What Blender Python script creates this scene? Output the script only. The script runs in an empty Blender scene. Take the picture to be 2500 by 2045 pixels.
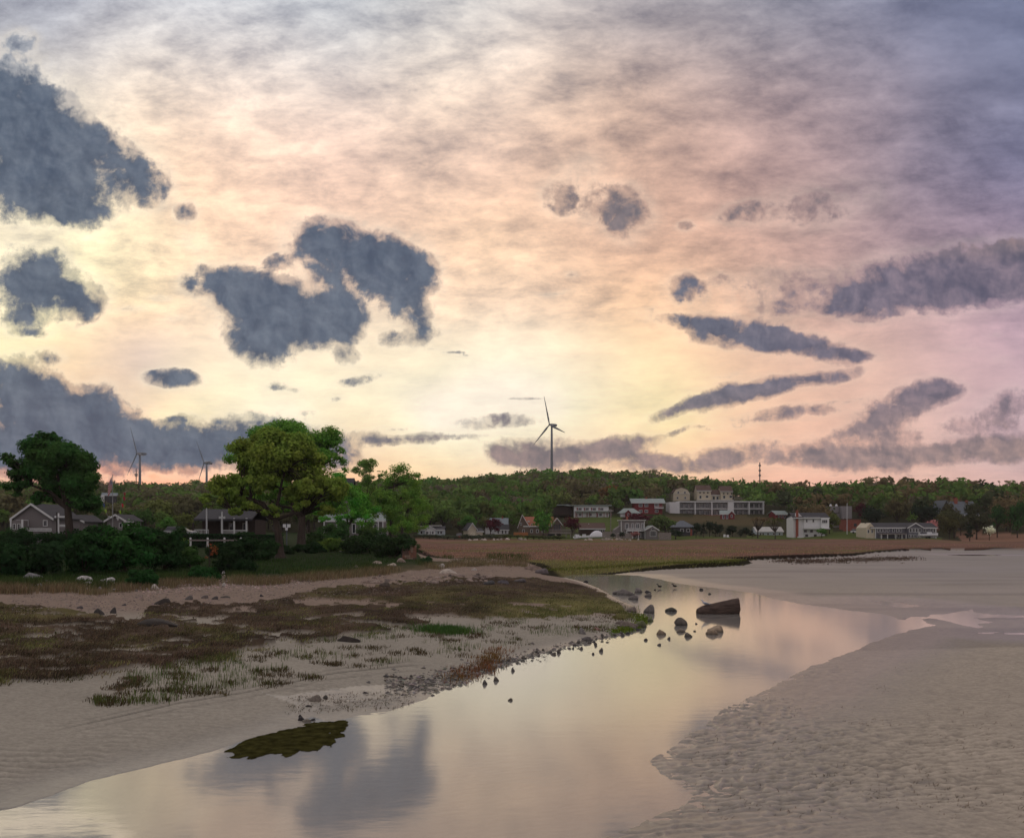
import bpy, bmesh, math, random
import numpy as np
from mathutils import Vector, Matrix
random.seed(7)
R = np.random.RandomState(11)
C = bpy.context.scene.collection
S = bpy.context.scene
# ------------------------------------------------------------------ camera, world, sun
CAMZ, F, HX, HY = 4.5, 2500.0, 1250.0, 1290.0       # focal length and horizon in the photograph's pixels
cd_ = bpy.data.cameras.new('camera'); cam = bpy.data.objects.new('camera', cd_); C.objects.link(cam)
cd_.sensor_width = 36.0; cd_.lens = 36.0; cd_.shift_y = 267.5 / 2500.0
cd_.clip_start = 0.5; cd_.clip_end = 30000.0
cam.location = (0, 0, CAMZ); cam.rotation_euler = (math.radians(90), 0, 0)
S.camera = cam
SUN_AZ, SUN_EL = math.radians(-25), math.radians(20)   # azimuth from +Y, towards the left of the picture
w = bpy.data.worlds.new('World'); S.world = w; w.use_nodes = True
nt = w.node_tree; bgn = nt.nodes['Background']
sk = nt.nodes.new('ShaderNodeTexSky'); sk.sky_type = 'NISHITA'; sk.sun_disc = False
sk.sun_elevation = SUN_EL; sk.sun_rotation = SUN_AZ; sk.air_density = 1.2; sk.dust_density = 2.0
nt.links.new(sk.outputs[0], bgn.inputs[0]); bgn.inputs[1].default_value = 0.08
sl = bpy.data.lights.new('sun', 'SUN'); so = bpy.data.objects.new('sun', sl); C.objects.link(so)
sl.energy = 1.5; sl.angle = math.radians(12); sl.color = (1.0, 0.80, 0.60)
sd = Vector((math.sin(SUN_AZ) * math.cos(SUN_EL), math.cos(SUN_AZ) * math.cos(SUN_EL), math.sin(SUN_EL)))
so.rotation_euler = sd.to_track_quat('Z', 'Y').to_euler()
S.view_settings.view_transform = 'Standard'; S.view_settings.look = 'None'
S.view_settings.exposure = 0.0; S.view_settings.gamma = 1.0; S.view_settings.use_curve_mapping = False
S.cycles.use_denoising = True
S.cycles.max_bounces = 6; S.cycles.diffuse_bounces = 4; S.cycles.glossy_bounces = 3
S.cycles.transparent_max_bounces = 8; S.cycles.transmission_bounces = 3
S.cycles.caustics_reflective = False; S.cycles.caustics_refractive = False

# ------------------------------------------------------------------ numpy noise
def _hash(ix, iy, seed):
    h = (ix.astype(np.int64) * 374761393 + iy.astype(np.int64) * 668265263 + seed * 1274126177) & 0xffffffff
    h = ((h ^ (h >> 13)) * 1274126177) & 0xffffffff
    return ((h ^ (h >> 16)) & 0xffffff) / float(0xffffff)
def vnoise(x, y, seed=0):
    x = np.asarray(x, float); y = np.asarray(y, float)
    x0 = np.floor(x); y0 = np.floor(y); fx = x - x0; fy = y - y0
    fx = fx * fx * fx * (fx * (fx * 6 - 15) + 10); fy = fy * fy * fy * (fy * (fy * 6 - 15) + 10)
    a = _hash(x0, y0, seed); b = _hash(x0 + 1, y0, seed); c = _hash(x0, y0 + 1, seed); d = _hash(x0 + 1, y0 + 1, seed)
    return (a * (1 - fx) + b * fx) * (1 - fy) + (c * (1 - fx) + d * fx) * fy - 0.5
def fbm(x, y, o=4, seed=0, g=0.5):
    s = 0; a = 1.0; t = 0
    for i in range(o):
        s = s + a * vnoise(x * 2 ** i + 17.3 * i, y * 2 ** i - 9.1 * i, seed + i); t += a; a *= g
    return s / t
def sstep(a, b, x):
    t = np.clip((x - a) / (b - a), 0, 1); return t * t * (3 - 2 * t)

def lin(c):
    c = np.asarray(c, float) / 255.0
    return np.where(c <= 0.04045, c / 12.92, ((c + 0.055) / 1.055) ** 2.4)

# ------------------------------------------------------------------ helpers for objects
def link(name, me, parent=None, mat=None):
    o = bpy.data.objects.new(name, me); C.objects.link(o)
    if parent is not None: o.parent = parent
    if mat is not None and me is not None and len(me.materials) == 0: me.materials.append(mat)
    return o
def tag(o, label=None, cat=None, group=None, kind=None):
    if label: o['label'] = label
    if cat: o['category'] = cat
    if group: o['group'] = group
    if kind: o['kind'] = kind
    return o
def empty(name, loc, rz=0.0, label=None, cat=None, group=None):
    o = bpy.data.objects.new(name, None); C.objects.link(o); o.location = loc; o.rotation_euler = (0, 0, rz)
    o.empty_display_size = 0.3
    return tag(o, label, cat, group)
def mesh_np(name, verts, faces, k=None, smooth=False):
    """verts (n,3); faces (m,k)"""
    verts = np.asarray(verts, np.float32); faces = np.asarray(faces, np.int32); k = faces.shape[1]
    me = bpy.data.meshes.new(name)
    me.vertices.add(len(verts)); me.vertices.foreach_set('co', verts.ravel())
    me.loops.add(faces.size); me.loops.foreach_set('vertex_index', faces.ravel())
    me.polygons.add(len(faces)); me.polygons.foreach_set('loop_start', np.arange(0, faces.size, k, dtype=np.int32))
    me.polygons.foreach_set('loop_total', np.full(len(faces), k, np.int32))
    me.polygons.foreach_set('use_smooth', np.full(len(faces), smooth, bool))
    me.update(calc_edges=True); return me
def set_col(me, name, col):
    at = me.attributes.new(name, 'FLOAT_COLOR', 'POINT'); c = np.ones((len(col), 4), np.float32); c[:, :col.shape[1]] = col
    at.data.foreach_set('color', c.ravel())
class MB:
    def __init__(s): s.v = []; s.f = []
    def add(s, vs, fs):
        b = len(s.v); s.v += [tuple(v) for v in vs]; s.f += [tuple(i + b for i in f) for f in fs]; return s
    def box(s, x0, x1, y0, y1, z0, z1):
        return s.add([(x0, y0, z0), (x1, y0, z0), (x1, y1, z0), (x0, y1, z0), (x0, y0, z1), (x1, y0, z1), (x1, y1, z1), (x0, y1, z1)],
                     [(0, 3, 2, 1), (4, 5, 6, 7), (0, 1, 5, 4), (1, 2, 6, 5), (2, 3, 7, 6), (3, 0, 4, 7)])
    def tube(s, pts, rad, n=6, cap=True):
        pts = [Vector(p) for p in pts]; b = len(s.v); m = len(pts)
        if not hasattr(rad, '__len__'): rad = [rad] * m
        for i, p in enumerate(pts):
            t = (pts[min(i + 1, m - 1)] - pts[max(i - 1, 0)])
            if t.length < 1e-6: t = Vector((0, 0, 1))
            t.normalize(); a = t.orthogonal() if abs(t.z) > .9 else t.cross(Vector((0, 0, 1))); a.normalize(); c = t.cross(a)
            for j in range(n):
                an = 2 * math.pi * j / n; q = p + (a * math.cos(an) + c * math.sin(an)) * rad[i]; s.v.append(tuple(q))
        for i in range(m - 1):
            for j in range(n):
                k = (j + 1) % n; s.f.append((b + i * n + j, b + i * n + k, b + (i + 1) * n + k, b + (i + 1) * n + j))
        if cap:
            s.f.append(tuple(b + j for j in range(n))[::-1]); s.f.append(tuple(b + (m - 1) * n + j for j in range(n)))
        return s
    def prism(s, poly, y0, y1):      # poly in (x,z), extruded along y
        n = len(poly); b = [(x, y0, z) for x, z in poly] + [(x, y1, z) for x, z in poly]
        return s.add(b, [tuple(range(n)), tuple(range(2 * n - 1, n - 1, -1))] + [(i, i + n, (i + 1) % n + n, (i + 1) % n) for i in range(n)])
    def prismx(s, poly, x0, x1):     # poly in (y,z), extruded along x
        n = len(poly); b = [(x0, y, z) for y, z in poly] + [(x1, y, z) for y, z in poly]
        return s.add(b, [tuple(range(n))[::-1], tuple(range(n, 2 * n))] + [(i, (i + 1) % n, (i + 1) % n + n, i + n) for i in range(n)])
    def mesh(s, name='mesh', smooth=False):
        me = bpy.data.meshes.new(name); me.from_pydata(s.v, [], s.f); me.update()
        if smooth: me.polygons.foreach_set('use_smooth', [True] * len(me.polygons))
        return me
    def build(s, name, mat, parent=None, smooth=False): return link(name, s.mesh(name, smooth), parent, mat)

# ------------------------------------------------------------------ materials
def nodes(m): m.use_nodes = True; return m.node_tree.nodes, m.node_tree.links, m.node_tree.nodes['Principled BSDF']
_mats = {}
def mat(name, col, rough=0.7, noise=0.25, scale=3.0, bump=0.0, metal=0.0, spec=0.3, stretch=(1, 1, 1)):
    if name in _mats: return _mats[name]
    m = bpy.data.materials.new(name); N, L, P = nodes(m)
    tc = N.new('ShaderNodeTexCoord'); mp = N.new('ShaderNodeMapping'); mp.inputs['Scale'].default_value = stretch
    L.new(tc.outputs['Object'], mp.inputs[0])
    n = N.new('ShaderNodeTexNoise'); n.inputs['Scale'].default_value = scale; n.inputs['Detail'].default_value = 6; n.inputs['Roughness'].default_value = .65
    L.new(mp.outputs[0], n.inputs['Vector'])
    r = N.new('ShaderNodeMapRange'); r.inputs[1].default_value = .3; r.inputs[2].default_value = .7
    r.inputs[3].default_value = 1 - noise; r.inputs[4].default_value = 1 + noise; L.new(n.outputs[0], r.inputs[0])
    v = N.new('ShaderNodeVectorMath'); v.operation = 'SCALE'; v.inputs[0].default_value = col; L.new(r.outputs[0], v.inputs['Scale'])
    L.new(v.outputs[0], P.inputs['Base Color'])
    P.inputs['Roughness'].default_value = rough; P.inputs['Metallic'].default_value = metal; P.inputs['Specular IOR Level'].default_value = spec
    if bump:
        b = N.new('ShaderNodeBump'); b.inputs['Strength'].default_value = bump; b.inputs['Distance'].default_value = .05
        L.new(n.outputs[0], b.inputs['Height']); L.new(b.outputs[0], P.inputs['Normal'])
    _mats[name] = m; return m
def glass_mat():
    if 'pane' in _mats: return _mats['pane']
    m = bpy.data.materials.new('window_glass'); N, L, P = nodes(m)
    P.inputs['Base Color'].default_value = (.025, .03, .035, 1); P.inputs['Roughness'].default_value = .08; P.inputs['Specular IOR Level'].default_value = .7
    _mats['pane'] = m; return m
def leaf_mat(name, attr=False, trans=.42):
    m = bpy.data.materials.new(name); N, L, P = nodes(m); out = N['Material Output']; N.remove(P)
    geo = N.new('ShaderNodeNewGeometry')
    if attr: c = N.new('ShaderNodeAttribute'); c.attribute_name = 'Col'; src = c.outputs['Color']
    else: c = N.new('ShaderNodeObjectInfo'); src = c.outputs['Color']
    r = N.new('ShaderNodeMapRange'); r.inputs[3].default_value = 1.6; r.inputs[4].default_value = 2.9
    L.new(geo.outputs['Random Per Island'], r.inputs[0])
    v = N.new('ShaderNodeVectorMath'); v.operation = 'SCALE'; L.new(src, v.inputs[0]); L.new(r.outputs[0], v.inputs['Scale'])
    tc = N.new('ShaderNodeTexCoord'); n = N.new('ShaderNodeTexNoise'); n.inputs['Scale'].default_value = .45; n.inputs['Detail'].default_value = 2
    L.new(tc.outputs['Object'], n.inputs['Vector'])
    hs = N.new('ShaderNodeHueSaturation'); mr = N.new('ShaderNodeMapRange'); mr.inputs[1].default_value = .35; mr.inputs[2].default_value = .65
    mr.inputs[3].default_value = .485; mr.inputs[4].default_value = .515; L.new(n.outputs[0], mr.inputs[0]); L.new(mr.outputs[0], hs.inputs['Hue'])
    L.new(v.outputs[0], hs.inputs['Color'])
    d = N.new('ShaderNodeBsdfDiffuse'); t = N.new('ShaderNodeBsdfTranslucent'); mx = N.new('ShaderNodeMixShader'); mx.inputs[0].default_value = trans
    L.new(hs.outputs[0], d.inputs[0]); L.new(hs.outputs[0], t.inputs[0]); L.new(d.outputs[0], mx.inputs[1]); L.new(t.outputs[0], mx.inputs[2])
    L.new(mx.outputs[0], out.inputs[0]); return m
LEAF = leaf_mat('leaf'); LEAFA = leaf_mat('leaf_painted', True); BLADE = leaf_mat('grass_blade', True, .3)
BARK = mat('bark', (.055, .042, .032), .9, .4, 6, .6, stretch=(1, 1, .2))

def P2W(px, py, z=0.0):
    Y = (CAMZ - z) * F / (py - HY); return ((px - HX) / F * Y, Y)
def at(px, py, Y): return Vector(((px - HX) / F * Y, Y, CAMZ + (HY - py) / F * Y))

# ------------------------------------------------------------------ the lie of the land
WATER = [  # outline of the tidal channel in the photograph, at the water's level
 (-900,2300),(-400,2120),(60,1965),(215,1908),(330,1880),(450,1850),(560,1818),(640,1795),(705,1778),(745,1772),(735,1758),(762,1752),(790,1762),(850,1764),
 (900,1750),(950,1735),(985,1722),(1010,1716),(1040,1704),(1058,1690),(1100,1680),(1150,1652),(1185,1640),(1230,1620),(1290,1604),(1330,1592),
 (1370,1580),(1400,1574),(1450,1562),(1510,1550),(1550,1538),(1570,1524),(1572,1510),(1560,1498),(1562,1488),(1545,1478),(1515,1466),(1495,1455),
 (1480,1445),(1455,1432),(1420,1419),(1371,1407),(1400,1403.5),(1447,1401.5),(1500,1402),(1560,1405),(1610,1414),(1655,1424),(1700,1430),(1744,1435),(1790,1441),(1843,1448),
 (1880,1459),(1950,1474),(2010,1481),(2080,1491),(2150,1498),(2175,1503),(2195,1511),(2208,1513),(2222,1504),(2260,1506),(2275,1500),(2300,1499),(2350,1492),(2372,1486),
 (2380,1495),(2420,1499),(2480,1502),(2700,1504),(2700,1506),(2480,1507),(2430,1506),(2375,1508),(2400,1515),(2420,1518),(2380,1524),(2400,1530),(2388,1533),(2350,1525),(2310,1515),(2280,1509),
 (2245,1509),(2262,1520),(2284,1526),(2240,1534),(2210,1541),(2170,1553),(2125,1570),(2100,1582),(2060,1594),(2010,1618),(1975,1628),(1940,1645),(1895,1672),(1860,1690),
 (1810,1710),(1770,1730),(1735,1760),(1700,1785),(1665,1805),(1630,1828),(1600,1845),(1588,1862),(1602,1880),(1640,1905),(1670,1925),(1690,1940),(1670,1962),(1560,2010),(1450,2060),(1200,2200),(900,2500)]
PUD = [[(2125,1467.5),(2150,1467),(2200,1472),(2246,1478.5),(2215,1482),(2180,1481),(2150,1474)],
       [(2310,1354),(2380,1353),(2450,1354.5),(2420,1356),(2350,1356)],
       [(2395,1543),(2430,1543),(2425,1546),(2400,1546)], [(2450,1544),(2560,1544.5),(2560,1548),(2455,1547.5)]]
MFRONT = [  # front edge of the far marsh (peat bank), then round behind
 (1290,1383),(1335,1399),(1372,1402),(1450,1396),(1540,1390),(1640,1383),(1740,1379),(1812,1375),(1835,1369),(1790,1366),(1850,1362),(1950,1359),(2080,1353),(2130,1346),(2220,1341),(2330,1340),(2480,1340.5),(2800,1341),
 (3600,1325),(2500,1310),(1250,1306),(900,1310),(990,1338),(1035,1372),(1060,1379),(1200,1374)]
def poly_w(p, z=0.0): return np.array([P2W(a, b, z) for a, b in p])
def sdist(X, Y, poly):
    """signed distance, positive inside"""
    d2 = np.full(X.shape, 1e12); ins = np.zeros(X.shape, bool); n = len(poly)
    for i in range(n):
        ax, ay = poly[i]; bx, by = poly[(i + 1) % n]; ex, ey = bx - ax, by - ay; L2 = ex * ex + ey * ey + 1e-12
        t = np.clip(((X - ax) * ex + (Y - ay) * ey) / L2, 0, 1)
        d2 = np.minimum(d2, (X - ax - t * ex) ** 2 + (Y - ay - t * ey) ** 2)
        c = ((ay > Y) != (by > Y)); xs = ax + (Y - ay) * ex / (ey if abs(ey) > 1e-12 else 1e-12); ins ^= (c & (X < xs))
    d = np.sqrt(d2); return np.where(ins, d, -d)
W_WATER = poly_w(WATER); W_PUD = [poly_w(p) for p in PUD]; W_MF = poly_w(MFRONT, .35)

CP = []   # (u, Y, z)
def cp_px(px, py, z): CP.append(((px - HX) / F, (CAMZ - z) * F / (py - HY), z))
for p in [(2400,2000,.16),(2000,1900,.13),(1800,1800,.12),(2400,1700,.30),(2100,1650,.22),(2400,1570,.22),(2200,1450,.12),(1900,1420,.11),(2400,1400,.14),(1650,1400,.09),(2000,1370,.12),(2600,2300,.2),(3200,1700,.3),
          (300,1830,.2),(0,1900,.3),(-600,1900,.6),(60,1750,.55),(400,1750,.33),(600,1700,.34),(700,1730,.14),(850,1700,.13),(800,1640,.4),(600,1600,.58),(300,1640,.62),(900,1560,.52),(1200,1570,.28),(1100,1500,.6),(1400,1480,.5),
          (300,1550,.72),(700,1500,.74),(1200,1430,.74),(700,1440,.88),(300,1450,.95),(1000,1410,.9),(1200,1395,.85),(1300,1388,.75),(600,1400,1.2),(300,1400,1.35),(900,1380,1.3),(60,1400,1.4),(-400,1450,1.6),
          (680,1362,1.5),(300,1345,1.9),(0,1345,2.0),(900,1348,1.6),(1010,1350,1.15),(1100,1350,.9)]: cp_px(*p)
for u in (-1.5, -.8, -.5, -.35, -.2): CP += [(u, 160, 2.1), (u, 230, 2.6), (u, 300, 3.2)]
for u in (-.08, 0, .1, .2, .3, .4, .55, .9, 1.5): CP += [(u, 180, .85), (u, 270, 1.05), (u, 300, 1.5), (u, 330, 2.2)]
for u in (-1.5, -.8, .9, 1.5): CP += [(u, 20, .5), (u, 60, .7)]
CP += [(-1.5, 6, .6), (0, 6, .2), (1.5, 6, .3), (-.5, 10, .35), (.5, 10, .2)]
SKX = [-2500,0,240,560,900,1050,1100,1200,1300,1400,1500,1600,1700,1850,1950,2000,2150,2300,2400,2500,4500]
SKY_ = [1190,1180,1180,1180,1176,1172,1166,1156,1148,1145,1148,1156,1172,1184,1199,1192,1181,1178,1184,1196,1190]
RIDX = [-2500,0,600,1050,1300,1600,1800,2000,2400,4500]; RIDY = [760,760,800,820,820,760,640,600,560,560]
def ridge(u):
    px = u * F + HX; Yr = np.interp(px, RIDX, RIDY); a = (HY - np.interp(px, SKX, SKY_)) / F
    return Yr, a, CAMZ + a * Yr - 11.5
for u in (-1.5,-.8,-.5,-.4,-.3,-.2,-.1,-.05,0,.05,.1,.15,.2,.25,.3,.35,.4,.45,.5,.6,1.0,1.5):
    Yr, a, zr = ridge(u); CP += [(u, Yr, zr), (u, Yr * .75, zr * .60 + 1), (u, 1500, CAMZ + (a - .014) * 1500), (u, 5000, 90)]
# pads: ground height where buildings stand, from the photograph (px, py of the base, distance)
PADS = [(1052,1309,335),(1160,1312,335),(1210,1306,350),(1320,1312,335),(1445,1306,350),(1430,1262,430),(1580,1254,445),(1530,1263,430),(1750,1258,455),
        (1665,1222,540),(1740,1220,540),(1555,1315,320),(1670,1308,345),(1875,1308,345),(1905,1266,430),(1980,1311,330),(2200,1315,315),(2060,1291,380),(2340,1300,380),(1775,1266,425),(1450,1280,390)]
for px, py, Y in PADS: CP.append(((px - HX) / F, Y, CAMZ + (HY - py) / F * Y))
CP = np.array(CP)
_c = np.stack([CP[:, 0] * 3.0, np.log(CP[:, 1])], 1)
def _phi(r2): return np.where(r2 > 1e-12, .5 * r2 * np.log(r2 + 1e-12), 0)
_n = len(CP); _A = np.zeros((_n + 3, _n + 3)); _A[:_n, :_n] = _phi(((_c[:, None] - _c[None]) ** 2).sum(-1)) + np.eye(_n) * 1e-3
_A[:_n, _n:] = np.c_[np.ones(_n), _c]; _A[_n:, :_n] = _A[:_n, _n:].T
_w = np.linalg.solve(_A, np.r_[CP[:, 2], 0, 0, 0])
def land(X, Y):
    X = np.asarray(X, float); Y = np.maximum(np.asarray(Y, float), 3.0); a = np.clip(X / Y, -1.6, 1.6) * 3.0; b = np.log(Y); h = _w[-3] + _w[-2] * a + _w[-1] * b
    for i in range(_n): h = h + _w[i] * _phi((a - _c[i, 0]) ** 2 + (b - _c[i, 1]) ** 2)
    return h
def to_px(X, Y, Z): return HX + F * X / Y, HY - F * (Z - CAMZ) / Y
# ---- colour/cover zones, outlines read off the photograph in its pixels
MARSH = [[(600,1478),(660,1466),(722,1452),(790,1441),(824,1429),(876,1431),(930,1428),(960,1424),(1050,1420),(1150,1412),(1250,1406),(1340,1404),(1400,1412),(1450,1427),(1490,1442),(1515,1462),(1545,1482),(1530,1500),
          (1480,1488),(1420,1492),(1340,1508),(1260,1506),(1180,1512),(1120,1500),(1040,1504),(967,1506),(1000,1514),(1050,1524),(1000,1532),(930,1524),(850,1517),(760,1511),(680,1510),(600,1506),(540,1490),(560,1480)],
         [(-400,1474),(30,1477),(110,1482),(197,1497),(250,1508),(290,1516),(364,1505),(368,1484),(407,1470),(431,1477),(480,1474),(531,1477),(608,1488),(680,1502),(760,1512),(854,1522),(952,1541),(900,1548),(830,1548),(814,1559),(738,1571),(701,1560),(655,1577),
          (610,1584),(575,1597),(564,1612),(500,1616),(451,1614),(414,1634),(351,1627),(264,1641),(220,1652),(120,1660),(30,1664),(-400,1700)],
         [(264,1684),(300,1655),(350,1650),(340,1668),(300,1684)]]
HOLES = [[(704,1469),(760,1462),(850,1463),(912,1470),(880,1476),(810,1477),(765,1486),(735,1478)],[(286,1516),(300,1503),(362,1503),(352,1510),(318,1521)],
         [(402,1534),(438,1536),(444,1542),(420,1540)],[(414,1570),(450,1565),(486,1569),(460,1574),(420,1575)],[(250,1585),(330,1583),(414,1580),(360,1588),(300,1592)],[(297,1640),(330,1628),(371,1624),(350,1640),(310,1647)],[(600,1568),(640,1556),(668,1558),(650,1566),(620,1574)],[(330,1603),(400,1600),(470,1604),(400,1608)],[(200,1634),(250,1632),(262,1637),(220,1641)]]
BANKX = [-400,30,150,230,300,380,450,560,660,740,850,960,1010,1060,1130,1200,1290,1330]; BANKY = [1450,1446,1444,1450,1442,1436,1430,1424,1426,1417,1408,1398,1395,1388,1380,1378,1380,1390]
def inpoly(x, y, poly):
    ins = np.zeros(x.shape, bool); n = len(poly)
    for i in range(n):
        ax, ay = poly[i]; bx, by = poly[(i + 1) % n]
        c = ((ay > y) != (by > y)); ins ^= (c & (x < ax + (y - ay) * (bx - ax) / ((by - ay) if by != ay else 1e-9)))
    return ins
def zones(px, py):
    """cover class in the photo's pixels: 0 sand, 1 near marsh, 2 grassy bank, 3 far marsh"""
    wx = px + 44 * fbm(px / 60, py / 14, 4, 5); wy = py + 17 * fbm(px / 48, py / 11, 5, 9)
    z = np.zeros(px.shape, int)
    m = np.zeros(px.shape, bool)
    for p in MARSH: m |= inpoly(wx, wy, p)
    for p in HOLES: m &= ~inpoly(wx, wy, p)
    bank = (wy < np.interp(px, BANKX, BANKY)) & (px < 1300) & ((px < 1012) | (wy > np.interp(px, [1012, 1035, 1200, 1300], [1345, 1370, 1373, 1378])))
    m &= ~((fbm(px / 85, py / 9, 4, 55) > .15) & (py > 1470)); z[m] = 1; z[bank] = 2
    return z
def height(X, Y, fine=True):
    X = np.asarray(X, float); Y = np.asarray(Y, float)
    h = land(X, Y); dm = sdist(X + .8 * fbm(X / 3, Y / 3, 3, 3), Y + .9 * fbm(X / 5, Y / 6, 3, 4), W_MF)
    far = (Y < 400)
    mf = sstep(-.1, .9, dm) * (Y > 85) * (Y < 330)
    flat = .10 + .03 * fbm(X / 12, Y / 12, 3, 21)
    isright = sstep(-30, 30, to_px(X, Y, 0 * X)[0] - np.interp(to_px(X, Y, 0 * X)[1], [1300,1400,1440,1480,1520,1560,1620,1700,1800,2045,2600], [1300,1360,1500,1610,1610,1580,1470,1320,1120,1000,900]))
    front = (Y > 60) & (isright > .5) & (Y < 250)
    base = np.where(front, flat, h)
    marshz = np.maximum(h, .62 + .1 * fbm(X / 2.5, Y / 4, 4, 8))
    h = np.where(Y < 330, base * (1 - mf) + marshz * mf, h)
    px, py = to_px(X, Y, np.minimum(h, 3.5)); zn = zones(px, py)
    # thatch mats stand proud of the sand
    near = Y < 140
    mm = (zn == 1) & near
    h = h + np.where(mm, .04 + .26 * np.abs(fbm(X / 1.6, Y / 2.0, 4, 31)) * 2 + .05 * fbm(X / .35, Y / .35, 2, 33), 0)
    h = h + np.where((zn == 2) & near, .10 * fbm(X / 1.5, Y / 1.5, 4, 37) + .05, 0)
    dw = sdist(X + .15 * fbm(X / .8, Y / .8, 3, 41), Y + .5 * fbm(X / 1.2, Y / 1.5, 3, 42), W_WATER)
    for p in W_PUD: dw = np.maximum(dw, sdist(X, Y, p) * .7)
    slope = .11 * (1 - isright) + .030 * isright
    out = np.maximum(-dw, 0); cap = out * slope + .004
    h = np.where(Y < 300, np.where(dw < 0, np.minimum(h, cap) * 1.0, -.012 - np.minimum(dw * .06, .45)), h)
    # ripple marks in the sand
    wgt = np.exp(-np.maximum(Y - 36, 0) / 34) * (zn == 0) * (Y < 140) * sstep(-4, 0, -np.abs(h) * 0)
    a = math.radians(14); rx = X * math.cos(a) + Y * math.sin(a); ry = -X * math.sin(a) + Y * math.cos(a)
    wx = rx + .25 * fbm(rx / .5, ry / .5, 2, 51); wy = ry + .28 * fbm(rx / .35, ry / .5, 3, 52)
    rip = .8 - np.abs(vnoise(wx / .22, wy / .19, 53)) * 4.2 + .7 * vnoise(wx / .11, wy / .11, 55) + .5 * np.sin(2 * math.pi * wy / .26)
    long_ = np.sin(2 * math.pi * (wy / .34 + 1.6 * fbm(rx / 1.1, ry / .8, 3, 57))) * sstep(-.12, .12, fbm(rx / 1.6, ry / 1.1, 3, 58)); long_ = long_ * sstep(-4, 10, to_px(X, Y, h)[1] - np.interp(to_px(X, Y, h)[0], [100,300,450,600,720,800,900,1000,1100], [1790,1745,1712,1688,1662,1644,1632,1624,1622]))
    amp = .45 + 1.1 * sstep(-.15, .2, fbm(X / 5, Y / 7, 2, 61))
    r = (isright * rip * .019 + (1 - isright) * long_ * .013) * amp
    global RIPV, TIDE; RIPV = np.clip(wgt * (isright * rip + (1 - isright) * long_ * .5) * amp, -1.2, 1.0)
    ppx, ppy = to_px(X, Y, h); TIDE = 0 * X
    for off, st_ in ((0, 1.0), (-9, .5), (14, .45)):
        tl = np.interp(ppx, [100,300,450,600,720,800,900,1000,1100], [1790,1745,1712,1688,1662,1644,1632,1624,1622]) + off + 3 * fbm(ppx / 90, ppx * 0, 2, 66); TIDE = np.maximum(TIDE, np.exp(-((ppy - tl) / 1.6) ** 2) * st_ * sstep(60, 300, ppx) * sstep(1060, 980, ppx))
    h = h - TIDE * .03 * (Y < 60)
    calm = np.where(dw > 0, .35, 1.0)
    h = h + wgt * r * calm + (Y < 140) * .012 * fbm(X / 2.2, Y / 3.5, 3, 63) * (dw < -.3)
    return h, zn, dw, dm, isright
def gz(x, y): return float(height(np.array([x]), np.array([y]))[0][0])
def px2g(px, py, it=6):
    px = np.asarray(px, float); py = np.asarray(py, float); z = np.full(px.shape, .6)
    for _ in range(it):
        Y = np.clip((CAMZ - z) * F / np.maximum(py - HY, 4), 3, 600); X = (px - HX) / F * Y; z = z * .4 + .6 * height(X, Y)[0]
    return X, Y, height(X, Y)[0]

# ------------------------------------------------------------------ ground mesh
uc = np.concatenate([np.linspace(-1.6, -.58, 28)[:-1], np.linspace(-.58, .58, 860), np.linspace(.58, 1.6, 28)[1:]])
pys = np.concatenate([np.linspace(2700, 2065, 40)[:-1], np.linspace(2065, 1602, 240), np.linspace(1600, 1412, 125), np.linspace(1411.3, 1335, 140), np.linspace(1334, 1312, 22)])
Yr_ = (CAMZ) * F / (pys - HY); Ys = np.concatenate([[4.0], Yr_[Yr_ > 4.2], np.geomspace(Yr_[-1] * 1.02, 900, 60), np.geomspace(950, 9000, 16)])
UU, YY = np.meshgrid(uc, Ys); XX = UU * YY
shape = XX.shape
H_, ZN, DW, DM, IR = height(XX.ravel(), YY.ravel()); Xf, Yf = XX.ravel(), YY.ravel()
PX, PY = to_px(Xf, Yf, H_)
n1 = fbm(Xf / 1.1, Yf / 1.6, 4, 71); n2 = fbm(Xf / 6, Yf / 9, 4, 73); n3 = fbm(Xf / .25, Yf / .35, 3, 75)
def c3(*c): return np.array(c)[None, :]
sand = c3(.345, .32, .262) * (1 - IR[:, None]) + c3(.40, .35, .275) * IR[:, None]; sand = sand * (1 + .16 * n2 + .12 * n1 + .12 * n3)[:, None]
pink = sstep(-.0, 40, 1520 - PY) * (1 - IR) * (Yf < 140)
sand = sand * (1 - pink[:, None]) + c3(.27, .21, .165) * (1 + .35 * n3 + .2 * n1)[:, None] * pink[:, None]
wet = sstep(.16, .02, H_) * (Yf < 250)
farsand = sstep(60, 110, Yf) * IR; sand = sand * (1 - farsand[:, None]) + c3(.34, .31, .26) * (1 + .12 * n2)[:, None] * farsand[:, None]
streak = sstep(.05, .18, fbm(Xf / 20, Yf / 3, 3, 77)) * IR * (Yf > 35)
sand = sand * (1 - .22 * streak)[:, None]
sand = sand * (1 - .26 * wet)[:, None] * (1 + .20 * RIPV)[:, None] * (1 - .5 * TIDE)[:, None]  # wet ripple troughs darker, crests lighter: relief shading put into the colour
bed = c3(.38, .355, .30) * (1 + .3 * n1)[:, None] * np.where(DW > 0, np.exp(-np.maximum(DW, 0) / 6) * .6 + .4, 1)[:, None]  # bed darker with depth: light absorbed by the water put into its colour
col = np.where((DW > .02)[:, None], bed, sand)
brown = c3(.070, .050, .034); olive = c3(.13, .12, .045); t = sstep(1050, 1350, PX + 150 * n1) * sstep(1440, 1470, PY + 30 * n1)
t = np.maximum(t, sstep(.06, .2, n2) * .6)
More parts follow.
